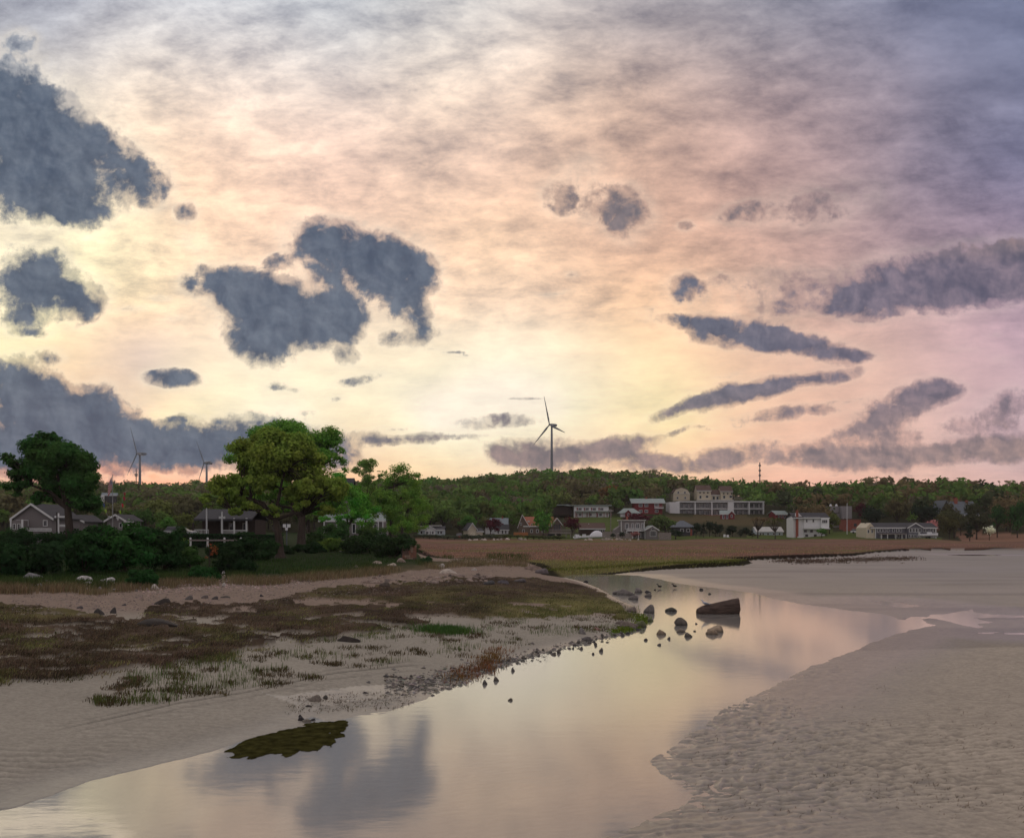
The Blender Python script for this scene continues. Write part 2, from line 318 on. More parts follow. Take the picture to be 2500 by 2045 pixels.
mcol = brown * (1 - t[:, None]) + olive * t[:, None]; mcol = mcol * np.clip(1 + .5 * n3 + 1.6 * fbm(Xf / 1.6, Yf / 3.2, 4, 83), .25, 2)[:, None]
col = np.where((ZN == 1)[:, None] & (DW < 0)[:, None] & (Yf < 140)[:, None], mcol, col)
gcol = c3(.026, .042, .014) * (1 + .5 * n1)[:, None]; dry = sstep(26, 4, np.interp(PX, BANKX, BANKY) - PY + 16 * n1); gcol = gcol * (1 - dry[:, None]) + c3(.115, .092, .052) * (1 + .6 * n3)[:, None] * dry[:, None]
col = np.where((ZN == 2)[:, None] & (Yf < 330)[:, None], gcol, col)
fm = (DM > -.1) & (Yf > 85) & (Yf < 330) & (ZN != 2)
red = c3(.20, .115, .082); og = c3(.15, .135, .05)
tt = np.clip(sstep(1362, 1372, PY + 16 * n2 - (PX - 1400) * -.012) + .9 * sstep(.1, .22, fbm(Xf / 40, Yf / 12, 3, 79)), 0, 1)
fcol = red * (1 - tt[:, None]) + og * tt[:, None]; fcol = fcol * (1 + .3 * fbm(Xf / 5, Yf / 5, 4, 81) + .5 * n2)[:, None]
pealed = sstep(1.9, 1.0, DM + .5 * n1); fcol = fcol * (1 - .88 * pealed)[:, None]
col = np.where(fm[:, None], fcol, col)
hill = sstep(292, 312, Yf + 10 * n2); LAWN = [[(1385,1262),(1515,1262),(1530,1290),(1500,1296),(1380,1294)],[(1240,1306),(1600,1306),(1850,1312),(1850,1322),(1240,1322)],[(2020,1296),(2110,1296),(2120,1316),(2020,1316)],[(1640,1258),(1870,1258),(1900,1275),(1850,1285),(1600,1272)],[(1820,1306),(2300,1312),(2300,1318),(1820,1316)]]
lw = np.zeros(len(Xf), bool)
for p in LAWN[:3] + LAWN[4:]: lw |= inpoly(PX, PY, p)
hcol = c3(.045, .045, .022) * (1 + .5 * n1)[:, None]; hcol = np.where(lw[:, None], c3(.085, .115, .03) * (1 + .3 * n2)[:, None], hcol)
hcol = np.where(inpoly(PX, PY, LAWN[3])[:, None], c3(.10, .08, .04), hcol)
hcol = np.where(inpoly(PX, PY, [(2330,1300),(2520,1302),(2520,1322),(2350,1322)])[:, None], c3(.26, .15, .10), hcol)
col = col * (1 - hill[:, None]) + hcol * hill[:, None]
verts = np.stack([Xf, Yf, H_], 1)
nr, ncn = shape; idx = np.arange(nr * ncn).reshape(shape)
quads = np.stack([idx[:-1, :-1], idx[:-1, 1:], idx[1:, 1:], idx[1:, :-1]], -1).reshape(-1, 4)
cls = np.where((ZN == 1) & (DW < 0) & (Yf < 140), 1, 0); cls = np.where((ZN == 2) & (Yf < 330), 2, cls); cls = np.where(fm & (Yf < 330), 3, cls); cls = np.where(Yf > 305, 4, cls)
qc = cls[quads[:, 0]]
def ground_mat():
    m = bpy.data.materials.new('ground'); N, L, P = nodes(m)
    a = N.new('ShaderNodeAttribute'); a.attribute_name = 'Col'; tc = N.new('ShaderNodeTexCoord')
    n = N.new('ShaderNodeTexNoise'); n.inputs['Scale'].default_value = 9; n.inputs['Detail'].default_value = 8; n.inputs['Roughness'].default_value = .7; L.new(tc.outputs['Object'], n.inputs['Vector'])
    r = N.new('ShaderNodeMapRange'); r.inputs[1].default_value = .3; r.inputs[2].default_value = .7; r.inputs[3].default_value = .78; r.inputs[4].default_value = 1.2; L.new(n.outputs[0], r.inputs[0])
    n4 = N.new('ShaderNodeTexNoise'); n4.inputs['Scale'].default_value = 55; n4.inputs['Detail'].default_value = 3; L.new(tc.outputs['Object'], n4.inputs['Vector'])
    r4 = N.new('ShaderNodeMapRange'); r4.inputs[1].default_value = .62; r4.inputs[2].default_value = .72; r4.inputs[3].default_value = 1; r4.inputs[4].default_value = .55; L.new(n4.outputs[0], r4.inputs[0])
    mu = N.new('ShaderNodeMath'); mu.operation = 'MULTIPLY'; L.new(r.outputs[0], mu.inputs[0]); L.new(r4.outputs[0], mu.inputs[1])
    v = N.new('ShaderNodeVectorMath'); v.operation = 'SCALE'; L.new(a.outputs['Color'], v.inputs[0]); L.new(mu.outputs[0], v.inputs['Scale']); L.new(v.outputs[0], P.inputs['Base Color'])
    w2 = N.new('ShaderNodeAttribute'); w2.attribute_name = 'Wet'
    rr = N.new('ShaderNodeMapRange'); rr.inputs[3].default_value = .92; rr.inputs[4].default_value = .32; L.new(w2.outputs['Fac'], rr.inputs[0]); L.new(rr.outputs[0], P.inputs['Roughness'])
    sp = N.new('ShaderNodeMapRange'); sp.inputs[3].default_value = .03; sp.inputs[4].default_value = .5; L.new(w2.outputs['Fac'], sp.inputs[0]); L.new(sp.outputs[0], P.inputs['Specular IOR Level'])
    b = N.new('ShaderNodeBump'); b.inputs['Strength'].default_value = .5; b.inputs['Distance'].default_value = .03; L.new(n.outputs[0], b.inputs['Height']); L.new(b.outputs[0], P.inputs['Normal'])
    return m
GM = ground_mat()
WP = inpoly(PX + 20 * n1, PY + 8 * n1, [(640,1690),(700,1700),(760,1688),(880,1672),(1000,1665),(1110,1668),(1090,1690),(980,1700),(860,1712),(790,1725),(765,1745),(745,1762),(715,1745),(728,1722),(690,1708)])
wetv = np.clip(1.0 * WP + wet * (cls == 0) + .25 * (cls == 0) * IR, 0, 1)
for k, nm in enumerate(['sand', 'marsh', 'grass_bank', 'salt_marsh', 'hillside']):
    q = quads[qc == k]; used, inv = np.unique(q.ravel(), return_inverse=True)
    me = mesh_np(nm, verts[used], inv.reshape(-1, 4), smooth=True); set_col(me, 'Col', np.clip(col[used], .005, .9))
    at_ = me.attributes.new('Wet', 'FLOAT', 'POINT'); at_.data.foreach_set('value', wetv[used].astype(np.float32))
    tag(link(nm, me, None, GM), kind='structure')
me = mesh_np('seabed', [(-30000, -30000, -1.2), (30000, -30000, -1.2), (30000, 30000, -1.2), (-30000, 30000, -1.2)], [(0, 1, 2, 3)])
tag(link('seabed', me, None, mat('seabed', (.3, .27, .22), .8)), kind='structure')
# ------------------------------------------------------------------ water
def water_mat():
    m = bpy.data.materials.new('water'); N, L, P = nodes(m); out = N['Material Output']; N.remove(P)
    tc = N.new('ShaderNodeTexCoord'); mp = N.new('ShaderNodeMapping'); mp.inputs['Scale'].default_value = (.8, 1.6, 1); L.new(tc.outputs['Object'], mp.inputs[0])
    n = N.new('ShaderNodeTexNoise'); n.inputs['Scale'].default_value = 1.6; n.inputs['Detail'].default_value = 4; L.new(mp.outputs[0], n.inputs['Vector'])
    b = N.new('ShaderNodeBump'); b.inputs['Strength'].default_value = .06; b.inputs['Distance'].default_value = .03; L.new(n.outputs[0], b.inputs['Height'])
    fr = N.new('ShaderNodeFresnel'); fr.inputs[0].default_value = 1.6; L.new(b.outputs[0], fr.inputs['Normal'])
    g = N.new('ShaderNodeBsdfGlossy'); g.inputs['Roughness'].default_value = .07; L.new(b.outputs[0], g.inputs['Normal']); g.inputs['Color'].default_value = (.97, .97, .95, 1)
    t = N.new('ShaderNodeBsdfTransparent'); t.inputs[0].default_value = (.90, .90, .87, 1)
    mx = N.new('ShaderNodeMixShader'); df = N.new('ShaderNodeBsdfDiffuse'); df.inputs[0].default_value = (.62, .60, .55, 1); sm = N.new('ShaderNodeMixShader'); sm.inputs[0].default_value = .40; L.new(t.outputs[0], sm.inputs[1]); L.new(df.outputs[0], sm.inputs[2])
    L.new(fr.outputs[0], mx.inputs[0]); L.new(sm.outputs[0], mx.inputs[1]); L.new(g.outputs[0], mx.inputs[2]); L.new(mx.outputs[0], out.inputs[0]); return m
me = mesh_np('water', [(-260, -40, 0), (260, -40, 0), (260, 230, 0), (-260, 230, 0)], [(0, 1, 2, 3)])
tag(link('water', me, None, water_mat()), kind='structure')

# ------------------------------------------------------------------ sky: a dome of cloud, thin enough in places for the blue above it
BG = [(100,80,170,178,190),(400,80,208,210,212),(700,80,196,200,204),(1000,80,212,208,203),(1300,80,176,168,168),(1600,80,146,143,154),(1900,80,122,126,150),(2100,80,112,120,148),
 (60,480,255,242,205),(300,200,236,224,208),(600,200,230,218,208),(900,200,226,212,198),(1150,200,220,200,184),(1300,200,205,182,168),(1600,200,166,150,153),(1850,200,138,132,148),(2080,200,116,120,146),
 (400,350,238,212,188),(700,350,226,200,184),(1000,350,222,196,178),(1300,350,206,176,158),(1600,350,178,153,150),(1900,350,136,128,146),(2090,350,118,118,146),
 (300,520,250,226,192),(1000,500,232,204,176),(1300,520,216,182,158),(1700,480,176,150,147),(2070,480,150,136,156),
 (300,650,246,220,186),(1000,650,244,222,196),(1300,620,236,202,168),(1700,620,190,160,152),(2080,700,186,160,172),(30,720,255,236,190),
 (300,740,205,190,180),(150,800,235,205,170),(600,800,253,234,205),(900,780,254,236,208),(1200,780,251,230,200),(1500,770,240,206,172),(1800,760,216,182,168),(2080,790,198,170,176),
 (600,880,255,240,212),(900,880,255,244,220),(1150,860,255,242,214),(1400,890,250,222,174),(1700,900,220,180,160),(2080,900,186,160,170),(350,860,255,232,190),
 (250,990,244,172,140),(400,985,246,178,146),(700,960,248,205,165),(900,940,252,228,192),(1150,950,246,214,180),(1400,970,234,196,160),(1600,980,232,186,162),(1850,990,220,178,162),(2080,1000,204,172,166),(0,1000,225,165,140),
 (-600,400,200,190,180),(-600,900,215,190,165),(-900,100,150,155,165),(2800,300,100,108,135),(2800,900,165,145,150),(1000,-500,165,165,170),(0,-500,150,155,165),(2200,-500,105,112,135)]
DS = 2500 / 2122.0
BLOBS = [ # x, y, rx, ry, rot(deg, clockwise on the picture), amp   (in the photograph seen at 2122 wide)
 (40,90,38,24,0,.55),(40,220,95,85,10,1.1),(110,310,110,90,20,1.1),(60,370,100,80,0,1.1),(150,400,80,62,0,1.05),(120,440,70,32,20,.9),(255,355,78,58,30,.95),(300,385,48,45,0,.8),(215,285,52,40,20,.55),(190,440,40,18,0,.4),
 (385,440,20,22,0,.8),(60,580,75,62,0,1.1),(140,610,66,50,10,1.05),(185,630,34,34,0,.8),(50,655,48,26,0,.85),(172,660,22,14,0,.5),(60,690,40,12,0,.6),
 (100,738,40,20,0,.55),(60,830,95,78,10,1.1),(180,845,88,46,8,1.05),(100,920,170,75,0,1.1),(240,900,100,40,0,.8),(370,870,30,13,0,.7),(330,930,180,50,0,.95),(480,915,150,46,0,.85),(620,935,110,40,0,.75),(560,895,90,26,0,.5),
 (690,500,74,36,10,.95),(770,540,92,50,20,1.0),(640,520,34,20,0,.6),(690,560,60,30,0,.8),(900,690,30,14,0,.5),(860,560,40,26,0,.7),(840,590,52,60,0,1.0),(868,655,34,50,0,.95),(800,510,45,25,30,.6),(480,600,62,36,5,1.0),(560,635,84,50,10,1.1),(660,660,78,46,0,1.1),(715,665,32,40,0,.9),(530,705,62,42,20,1.0),(610,690,50,34,0,.9),
 (700,600,46,30,0,.7),(640,590,60,28,0,.6),(580,541,34,14,0,.72),(385,590,24,22,20,.6),(710,732,30,17,15,.8),(830,702,34,15,0,.75),(400,505,34,22,30,.3),
 (360,786,56,17,8,.95),(318,772,14,8,20,.6),(568,798,22,10,0,.62),(605,808,22,6,0,.45),(745,787,50,11,-12,.5),(700,829,15,6,0,.5),(190,757,36,12,0,.2),
 (1290,440,56,46,20,.82),(1240,420,50,44,0,.55),(1165,410,50,36,10,.5),(1210,350,60,36,0,.28),(1190,570,16,7,0,.45),(940,730,50,4,5,.45),
 (1420,602,40,30,10,.72),(1550,600,55,34,0,.45),(1660,585,50,36,0,.45),(1540,440,60,22,-8,.5),(1700,425,120,46,-8,.42),(1420,470,18,10,0,.4),
 (1850,605,120,40,-5,.9),(1960,575,170,52,-5,1.05),(2080,565,140,52,-8,1.05),(2150,560,100,50,0,1.0),(1830,650,60,16,-5,.6),(1760,640,80,20,5,.55),
 (1430,672,75,15,12,.9),(1530,690,110,28,8,1.05),(1650,715,100,22,8,1.0),(1750,735,55,12,5,.9),(1600,640,90,20,5,.4),
 (1420,845,75,13,-14,.85),(1530,815,110,21,-13,1.0),(1650,792,110,17,-10,.9),(1640,855,90,14,-4,.75),(1560,868,80,10,0,.5),(1490,884,70,6,-5,.4),
 (1870,845,80,36,-22,1.0),(1950,815,46,22,-12,.9),(1800,880,60,16,-20,.75),(2080,850,60,34,-15,.85),(2000,885,70,22,0,.6),(1820,905,120,14,0,.6),(2070,745,30,14,0,.2),
 (1040,872,86,14,-3,.7),(1090,826,44,4,-3,.5),(830,885,40,5,-5,.45),(860,908,125,10,-2,.75),(760,905,50,12,0,.5),(1050,940,60,20,10,.8),(1150,945,110,32,0,1.0),(1270,928,90,22,-10,.9),(1380,902,50,8,-8,.6),
 (1370,958,80,20,5,.95),(1500,950,60,24,-15,.85),(1560,930,50,18,-20,.6),(1660,945,90,22,0,.85),(1800,945,150,28,0,.95),(1980,935,130,26,-5,.9),(2090,930,60,30,0,.8),(1900,985,60,4,0,.4),(1700,985,60,4,0,.4),
 (300,975,60,5,0,.4),(640,860,24,7,0,.4),(450,640,20,8,0,.35),(330,620,26,8,0,.35),(280,640,40,7,0,.35),(420,560,20,14,40,.4),(360,660,30,6,0,.35),(1260,390,30,20,0,.4),(1490,575,30,14,0,.4),(1600,560,40,16,0,.42),(1740,590,60,26,0,.5),(1700,560,60,14,0,.4),(900,700,30,5,0,.35),(1350,640,40,5,-8,.35),(1150,610,40,5,-10,.3),(2010,590,80,40,0,.9),(1500,780,40,6,-12,.3),(1750,830,60,5,-10,.35),(2000,720,30,5,5,.3),(2055,693,14,4,0,.4)]
def rbf2(pts, vals, q, s=250.0):
    c = pts / s; n = len(c); A = np.zeros((n + 3, n + 3)); A[:n, :n] = _phi(((c[:, None] - c[None]) ** 2).sum(-1)) + np.eye(n) * .02
    A[:n, n:] = np.c_[np.ones(n), c]; A[n:, :n] = A[:n, n:].T
    wv = np.linalg.solve(A, np.r_[vals, np.zeros((3, vals.shape[1]))]); q = q / s; o = wv[n] + q[:, :1] * wv[n + 1] + q[:, 1:] * wv[n + 2]
    for i in range(n): o = o + _phi(((q - c[i]) ** 2).sum(-1))[:, None] * wv[i]
    return o
us = np.linspace(-.62, .62, 330); azs = np.concatenate([-math.pi + np.linspace(0, 1, 50)[:-1] * (math.pi - math.atan(.62)), np.arctan(us), math.atan(.62) + np.linspace(0, 1, 50)[1:] * (math.pi - math.atan(.62))])
vs = np.linspace(-.03, .60, 210); els = np.concatenate([[-.25, -.1], np.arctan(vs), np.linspace(math.atan(.60), math.pi / 2, 24)[1:]])
AZ, EL = np.meshgrid(azs, els); az = AZ.ravel(); el = EL.ravel()
# el row value is tan(elev) along the picture's vertical: shear so rows follow the picture near the front
azc = np.clip(np.abs(az), 0, math.atan(.62)); el2 = np.where(el < math.atan(.60), np.arctan(np.tan(el) * np.cos(azc)), el)
top = np.arctan(.60 * np.cos(azc)); tq = np.clip((el - math.atan(.6)) / (math.pi / 2 - math.atan(.6)), 0, 1); el2 = np.where(el >= math.atan(.6), top + tq * (math.pi / 2 - top), el2)
RD = 12000.0
dv = np.stack([np.sin(az) * np.cos(el2), np.cos(az) * np.cos(el2), np.sin(el2)], 1) * RD + np.array([0, 0, CAMZ])
azx = np.sign(az) * np.where(np.abs(az) < math.atan(.62), np.tan(np.minimum(np.abs(az), 1.0)), .62 + (np.abs(az) - math.atan(.62)))
vv = np.where(el2 < 1.2, np.tan(np.minimum(el2, 1.2)) / np.cos(azc), np.tan(1.2) / np.cos(azc))
vv = np.where(vv > .6, .6 + .5 * np.log1p((vv - .6) / .5), vv)
QX = HX + F * azx; QY = HY - F * vv; qx, qy = QX / DS, QY / DS
pts = np.array([(b[0], b[1]) for b in BG], float); vals = np.array([b[2:] for b in BG], float)
bgc = rbf2(pts, vals, np.stack([np.clip(qx, -900, 2900), np.clip(qy, -500, 1060)], 1)); bgc = np.clip(bgc, 60, 255)
outw = sstep(.62, 1.3, np.abs(azx))[:, None]; bgc = bgc * (1 - outw) + np.array([[182, 176, 182]]) * outw
upw = sstep(.75, 1.3, vv)[:, None]; bgc = bgc * (1 - upw) + np.array([[204, 201, 203]]) * upw  # sky out of view, overhead and behind, brightened to light the ground
bgl = np.minimum(lin(bgc) * 1.24 * np.array([[1.04, .985, .965]]), np.array([[1.14, 1.02, .84]]))
den = np.zeros(len(qx))
wqx = qx + 26 * fbm(qx / 60, qy / 45, 3, 91); wqy = qy + 18 * fbm(qx / 55, qy / 40, 3, 93)
for x, y, rx, ry, rot, amp in BLOBS:
    if 400 < x < 1000: rx, ry = rx * 1.08, ry * 1.08
    elif x < 400: rx, ry = rx * .95, ry * .93
    a = math.radians(rot); dx, dy = wqx - x, wqy - y; ex = (dx * math.cos(a) + dy * math.sin(a)) / rx; ey = (-dx * math.sin(a) + dy * math.cos(a)) / ry
    r2 = ex * ex + ey * ey; f = amp * np.exp(-.62 * r2 ** 1.25); den = np.maximum(den, f) + .25 * np.minimum(den, f) * (f > 0)
gen = .35 + 1.1 * fbm(qx / 330, qy / 110, 4, 95); ow = np.maximum(sstep(.56, .72, np.abs(azx)), sstep(.56, .68, vv)) * (vv > 0)
den = np.clip(den * (1 - ow) + np.clip(gen, 0, 1) * ow, 0, 1.3)
tb = sstep(1100, 2000, qx); ccol = lin(np.stack([80 + 28 * tb, 97 + 7 * tb, 119 + 5 * tb], 1)); low = sstep(760, 960, qy) * sstep(500, 1100, qx)
ccol = ccol * (1 - .8 * low[:, None]) + lin([152, 134, 132])[None] * .8 * low[:, None]
mid = sstep(560, 480, qy) * sstep(1050, 1200, qx); ccol = ccol * (1 - .55 * mid[:, None]) + lin([128, 116, 116])[None] * .55 * mid[:, None]
rim = np.clip(1.05 - sstep(200, 1900, qx) * .75, 0, 1) * sstep(1.1, .6, np.abs(azx))
ci = np.clip(.35 + .75 * sstep(760, 560, qy), 0, 1) * (1 - .45 * sstep(1700, 2050, qx) * sstep(300, 150, qy))
den_m = den
nr2, nc2 = AZ.shape; ii = np.arange(nr2 * nc2).reshape(nr2, nc2)
fq = np.stack([ii[:-1, :-1], ii[1:, :-1], ii[1:, 1:], ii[:-1, 1:]], -1).reshape(-1, 4)
me = mesh_np('sky', dv, fq, smooth=True)
set_col(me, 'bg', bgl); set_col(me, 'cc', ccol)
set_col(me, 'fields', np.stack([den_m, rim, ci], 1))
vs_ = np.clip(vv, -.03, 3) + .13
set_col(me, 'cxy', np.stack([azx / vs_, .8 / vs_, QX / 1000], 1)); set_col(me, 'pxy', np.stack([QX / 1000, QY / 1000, 0 * QX], 1))
def sky_mat():
    m = bpy.data.materials.new('sky'); N, L, P = nodes(m); out = N['Material Output']; N.remove(P)
    def A(n): a = N.new('ShaderNodeAttribute'); a.attribute_name = n; return a
    def MR(src, a, b, c=0., d=1., sm=True):
        r = N.new('ShaderNodeMapRange'); r.interpolation_type = 'SMOOTHSTEP' if sm else 'LINEAR'
        for i, v in enumerate((a, b, c, d)): r.inputs[i + 1].default_value = v
        L.new(src, r.inputs[0]); return r.outputs[0]
    def M(op, a, b, c=None):
        q = N.new('ShaderNodeMath'); q.operation = op
        for i, v in enumerate((a, b) if c is None else (a, b, c)):
            if hasattr(v, 'links'): L.new(v, q.inputs[i])
            else: q.inputs[i].default_value = v
        return q.outputs[0]
    def mix(f, a, b):
        q = N.new('ShaderNodeMix'); q.data_type = 'RGBA'
        if hasattr(f, 'links'): L.new(f, q.inputs[0])
        else: q.inputs[0].default_value = f
        for i, v in ((6, a), (7, b)):
            if hasattr(v, 'links'): L.new(v, q.inputs[i])
            else: q.inputs[i].default_value = (*v, 1)
        return q.outputs[2]
    def mul(a, b):
        q = N.new('ShaderNodeMix'); q.data_type = 'RGBA'; q.blend_type = 'MULTIPLY'; q.inputs[0].default_value = 1
        L.new(a, q.inputs[6]); L.new(b, q.inputs[7]); return q.outputs[2]
    def noise(vec, sc, det, ro, dist, rot=0, st=(1, 1, 1), off=(0, 0, 0)):
        mp = N.new('ShaderNodeMapping'); mp.inputs['Location'].default_value = off; mp.inputs['Rotation'].default_value = (0, 0, rot); mp.inputs['Scale'].default_value = st; L.new(vec, mp.inputs[0])
        n = N.new('ShaderNodeTexNoise'); n.inputs['Scale'].default_value = sc; n.inputs['Detail'].default_value = det; n.inputs['Roughness'].default_value = ro; n.inputs['Distortion'].default_value = dist
        L.new(mp.outputs[0], n.inputs['Vector']); return n.outputs[0]
    bg, cc, fl, cx, pxy = A('bg').outputs['Color'], A('cc').outputs['Color'], A('fields').outputs['Color'], A('cxy').outputs['Color'], A('pxy').outputs['Color']
    sp = N.new('ShaderNodeSeparateColor'); L.new(fl, sp.inputs[0]); den, rim, ci = sp.outputs[0], sp.outputs[1], sp.outputs[2]
    c1 = noise(cx, 2.4, 12, .66, .12, .10, (1, 1.5, 0)); c2 = noise(cx, 9.0, 8, .66, .15, -.22, (1, 2.0, 0)); c3_ = noise(pxy, 3.1, 10, .66, .25, .22, (1, 2.6, 1))
    c4 = noise(pxy, 7.0, 10, .66, .2, .16, (1, 1.9, 1))
    c = M('ADD', M('MULTIPLY', c1, .24), M('ADD', M('MULTIPLY', c2, .12), M('ADD', M('MULTIPLY', c3_, .28), M('MULTIPLY', c4, .36))))
    cv = MR(c, .395, .60, sm=False)
    tone = mix(cv, (.46, .47, .53), (1.32, 1.28, 1.21))
    base = mul(bg, mix(ci, (1, 1, 1), tone))
    big = noise(pxy, 8.5, 9, .62, .35); fine = noise(pxy, 42, 6, .65, .3)
    nn = M('ADD', M('MULTIPLY', M('SUBTRACT', big, .5), 1.75), M('MULTIPLY', M('SUBTRACT', fine, .5), .75))
    den2 = M('MULTIPLY_ADD', nn, M('MULTIPLY_ADD', MR(den, .05, .45), .9, .0), den)
    msk = MR(den2, .27, .55)
    halo = M('MULTIPLY', MR(den2, .0, .45), M('MULTIPLY', rim, 1.2)); 
    base = mix(M('MULTIPLY', halo, .26), base, (1.08, .97, .78))
    inner = noise(pxy, 14, 6, .6, .5); thick = MR(M('MULTIPLY_ADD', M('SUBTRACT', inner, .5), 1.3, den2), .42, .88)
    ccv = mul(cc, mix(MR(inner, .35, .65), (.80, .83, .87), (1.36, 1.26, 1.18)))
    b0 = noise(pxy, 10, 3, .5, .35); b1 = noise(pxy, 10, 3, .5, .35, off=(.016, -.010, 0)); f0 = noise(pxy, 26, 4, .55, .3); f1 = noise(pxy, 26, 4, .55, .3, off=(.006, -.005, 0))
    emb = M('ADD', M('MULTIPLY', M('SUBTRACT', b0, b1), 2.2), M('MULTIPLY', M('SUBTRACT', f0, f1), 1.4)); ccv = mul(ccv, mix(MR(emb, -.30, .34, sm=False), (.74, .78, .83), (1.36, 1.24, 1.14)))
    edge = mul(mix(.60, cc, bg), mix(MR(emb, -.25, .25, sm=False), (.82, .82, .84), (1.16, 1.12, 1.06))); cl = mix(thick, edge, ccv)
    fin = mix(M('MULTIPLY', msk, .97), base, cl)
    em = N.new('ShaderNodeEmission'); L.new(fin, em.inputs[0]); em.inputs[1].default_value = 1.0
    tr = N.new('ShaderNodeBsdfTransparent'); mx = N.new('ShaderNodeMixShader'); L.new(MR(msk, 0, 1, .97, 1.0), mx.inputs[0])
    L.new(tr.outputs[0], mx.inputs[1]); L.new(em.outputs[0], mx.inputs[2]); L.new(mx.outputs[0], out.inputs[0])
    m.cycles.emission_sampling = 'NONE'; return m
sky = tag(link('sky', me, None, sky_mat()), kind='structure')
sky.visible_shadow = True
# ------------------------------------------------------------------ foliage and trees
def leaf_cloud(rng, cen, rad, n, size, up=.35):
    """n leaf clumps as small bent quads spread through ellipsoids cen/rad (k,3)"""
    k = len(cen); vol = (rad.prod(1)) ** .67; c = rng.choice(k, n, p=vol / vol.sum())
    d = rng.normal(size=(n, 3)); d /= np.linalg.norm(d, axis=1)[:, None]; r = rng.rand(n) ** .42
    p = cen[c] + d * rad[c] * r[:, None]
    cc_ = cen.mean(0); out = (p - cc_) / (np.abs(cen - cc_).max(0) + 1e-3); out /= np.linalg.norm(out, axis=1)[:, None] + 1e-6
    nm = d * .75 + out * .7 + rng.normal(size=(n, 3)) * .42 + np.array([0, 0, up]); nm /= np.linalg.norm(nm, axis=1)[:, None]
    a = rng.normal(size=(n, 3)); a -= (a * nm).sum(1)[:, None] * nm; a /= np.linalg.norm(a, axis=1)[:, None]; b = np.cross(nm, a)
    s = size * (.55 + .8 * rng.rand(n))[:, None]; a = a * s; b = b * s * .62
    v = np.stack([p - a, p - b * .9 - a * .1, p + a, p + b + a * .15], 1).reshape(-1, 3)
    return v, np.arange(4 * n).reshape(n, 4)
def clusters(rng, ells, k, rel=.24, jit=.06):
    """k cluster centres biased to the outside of the ellipsoids, each with a radius"""
    ells = np.array(ells, float); vol = (ells[:, 3:].prod(1)) ** .42; c = rng.choice(len(ells), k, p=vol / vol.sum())
    d = rng.normal(size=(k, 3)); d /= np.linalg.norm(d, axis=1)[:, None]; d[:, 2] = np.where(d[:, 2] < -.75, -d[:, 2], d[:, 2])
    r = .25 + .62 * rng.rand(k) ** .6; cen = ells[c, :3] + d * ells[c, 3:] * r[:, None]
    m = np.min(ells[c, 3:], axis=1) * rel * (.75 + .7 * rng.rand(k)); rad = np.stack([m * 1.25, m * 1.25, m * .85], 1)
    return cen, rad
def branch_mesh(rng, base_r, fork, ells, cen, n=6, limbs=5, sides=6, lean=(0, 0)):
    b = MB(); fk = Vector(fork); mid = Vector((fk.x * .35 + lean[0], fk.y * .35, fk.z * .5))
    b.tube([(0, 0, -.5), (0, 0, 0), (fk.x * .1, 0, fk.z * .12), mid, fk], [base_r * 1.7, base_r * 1.45, base_r * 1.05, base_r * .88, base_r * .75], 8)
    ends = []
    idx = rng.choice(len(cen), min(limbs, len(cen)), replace=False)
    order = np.argsort([math.atan2(cen[i][1] - fk.y, cen[i][0] - fk.x) for i in idx]); idx = idx[order]
    for i in idx:
        e = Vector(cen[i]); e = fk.lerp(e, .62); q = fk.lerp(e, .5) + Vector((rng.normal() * .2, rng.normal() * .2, (e - fk).length * .10))
        b.tube([fk - Vector((0, 0, .25)), q, e], [base_r * .52, base_r * .36, base_r * .24], sides, False); ends.append((q, e))
    for c in cen:
        c = Vector(c); q, e = min(ends, key=lambda t: min((t[1] - c).length, (t[0] - c).length)); st = e if (e - c).length < (q - c).length * 1.4 else q
        m = st.lerp(c, .5) + Vector((rng.normal() * .15, rng.normal() * .15, .12 * (c - st).length)); b.tube([st, m, c], [base_r * .17, base_r * .10, base_r * .03], 4, False)
    return b
def hero_tree(name, label, px, py, ells_px, fork_px, br, leafcol, nclus, nleaf, lsize, seed, Y=None, group=None, depth=.85, cat='tree', rel=.30, barkm=None, limbs=6):
    rng = np.random.RandomState(seed)
    if Y is None: X, Yv, z = px2g([px], [py]); X, Y, z = float(X[0]), float(Yv[0]), float(z[0])
    else: X = (px - HX) / F * Y; z = gz(X, Y)
    s = Y / F; z0 = z
    el = [((ex - px) * s, rng.normal() * rx * s * .15, CAMZ + (HY - ey) * s - z0, rx * s, rx * s * depth, ry * s) for ex, ey, rx, ry in ells_px]
    cen, rad = clusters(rng, el, nclus, rel)
    fk = ((fork_px[0] - px) * s, 0, CAMZ + (HY - fork_px[1]) * s - z0)
    root = empty(name, (X, Y, z0), 0, label, cat, group)
    branch_mesh(rng, br, fk, el, cen, limbs=limbs).build('trunk', barkm or BARK, root, True)
    v, f = leaf_cloud(rng, cen, rad, nleaf, lsize)
    o = link('crown', mesh_np('crown', v, f), root, LEAF); o.color = tuple(min(1, q * 1.3) for q in leafcol) + (1,); return root
hero_tree('maple_tree', 'tall spreading tree with olive leaves and bare leaning trunk on the grassy bank', 685, 1362,
          [(640,1105,92,66),(560,1195,66,38),(700,1130,95,70),(790,1195,78,36),(545,1228,48,20),(620,1180,75,40),(740,1210,60,30),(510,1228,44,24),(590,1240,58,26),(655,1250,40,22),(770,1240,56,26)], (672, 1262), .42, (.095,.13,.024), 230, 44000, .17, 3, group='trees on the grassy bank', limbs=8)
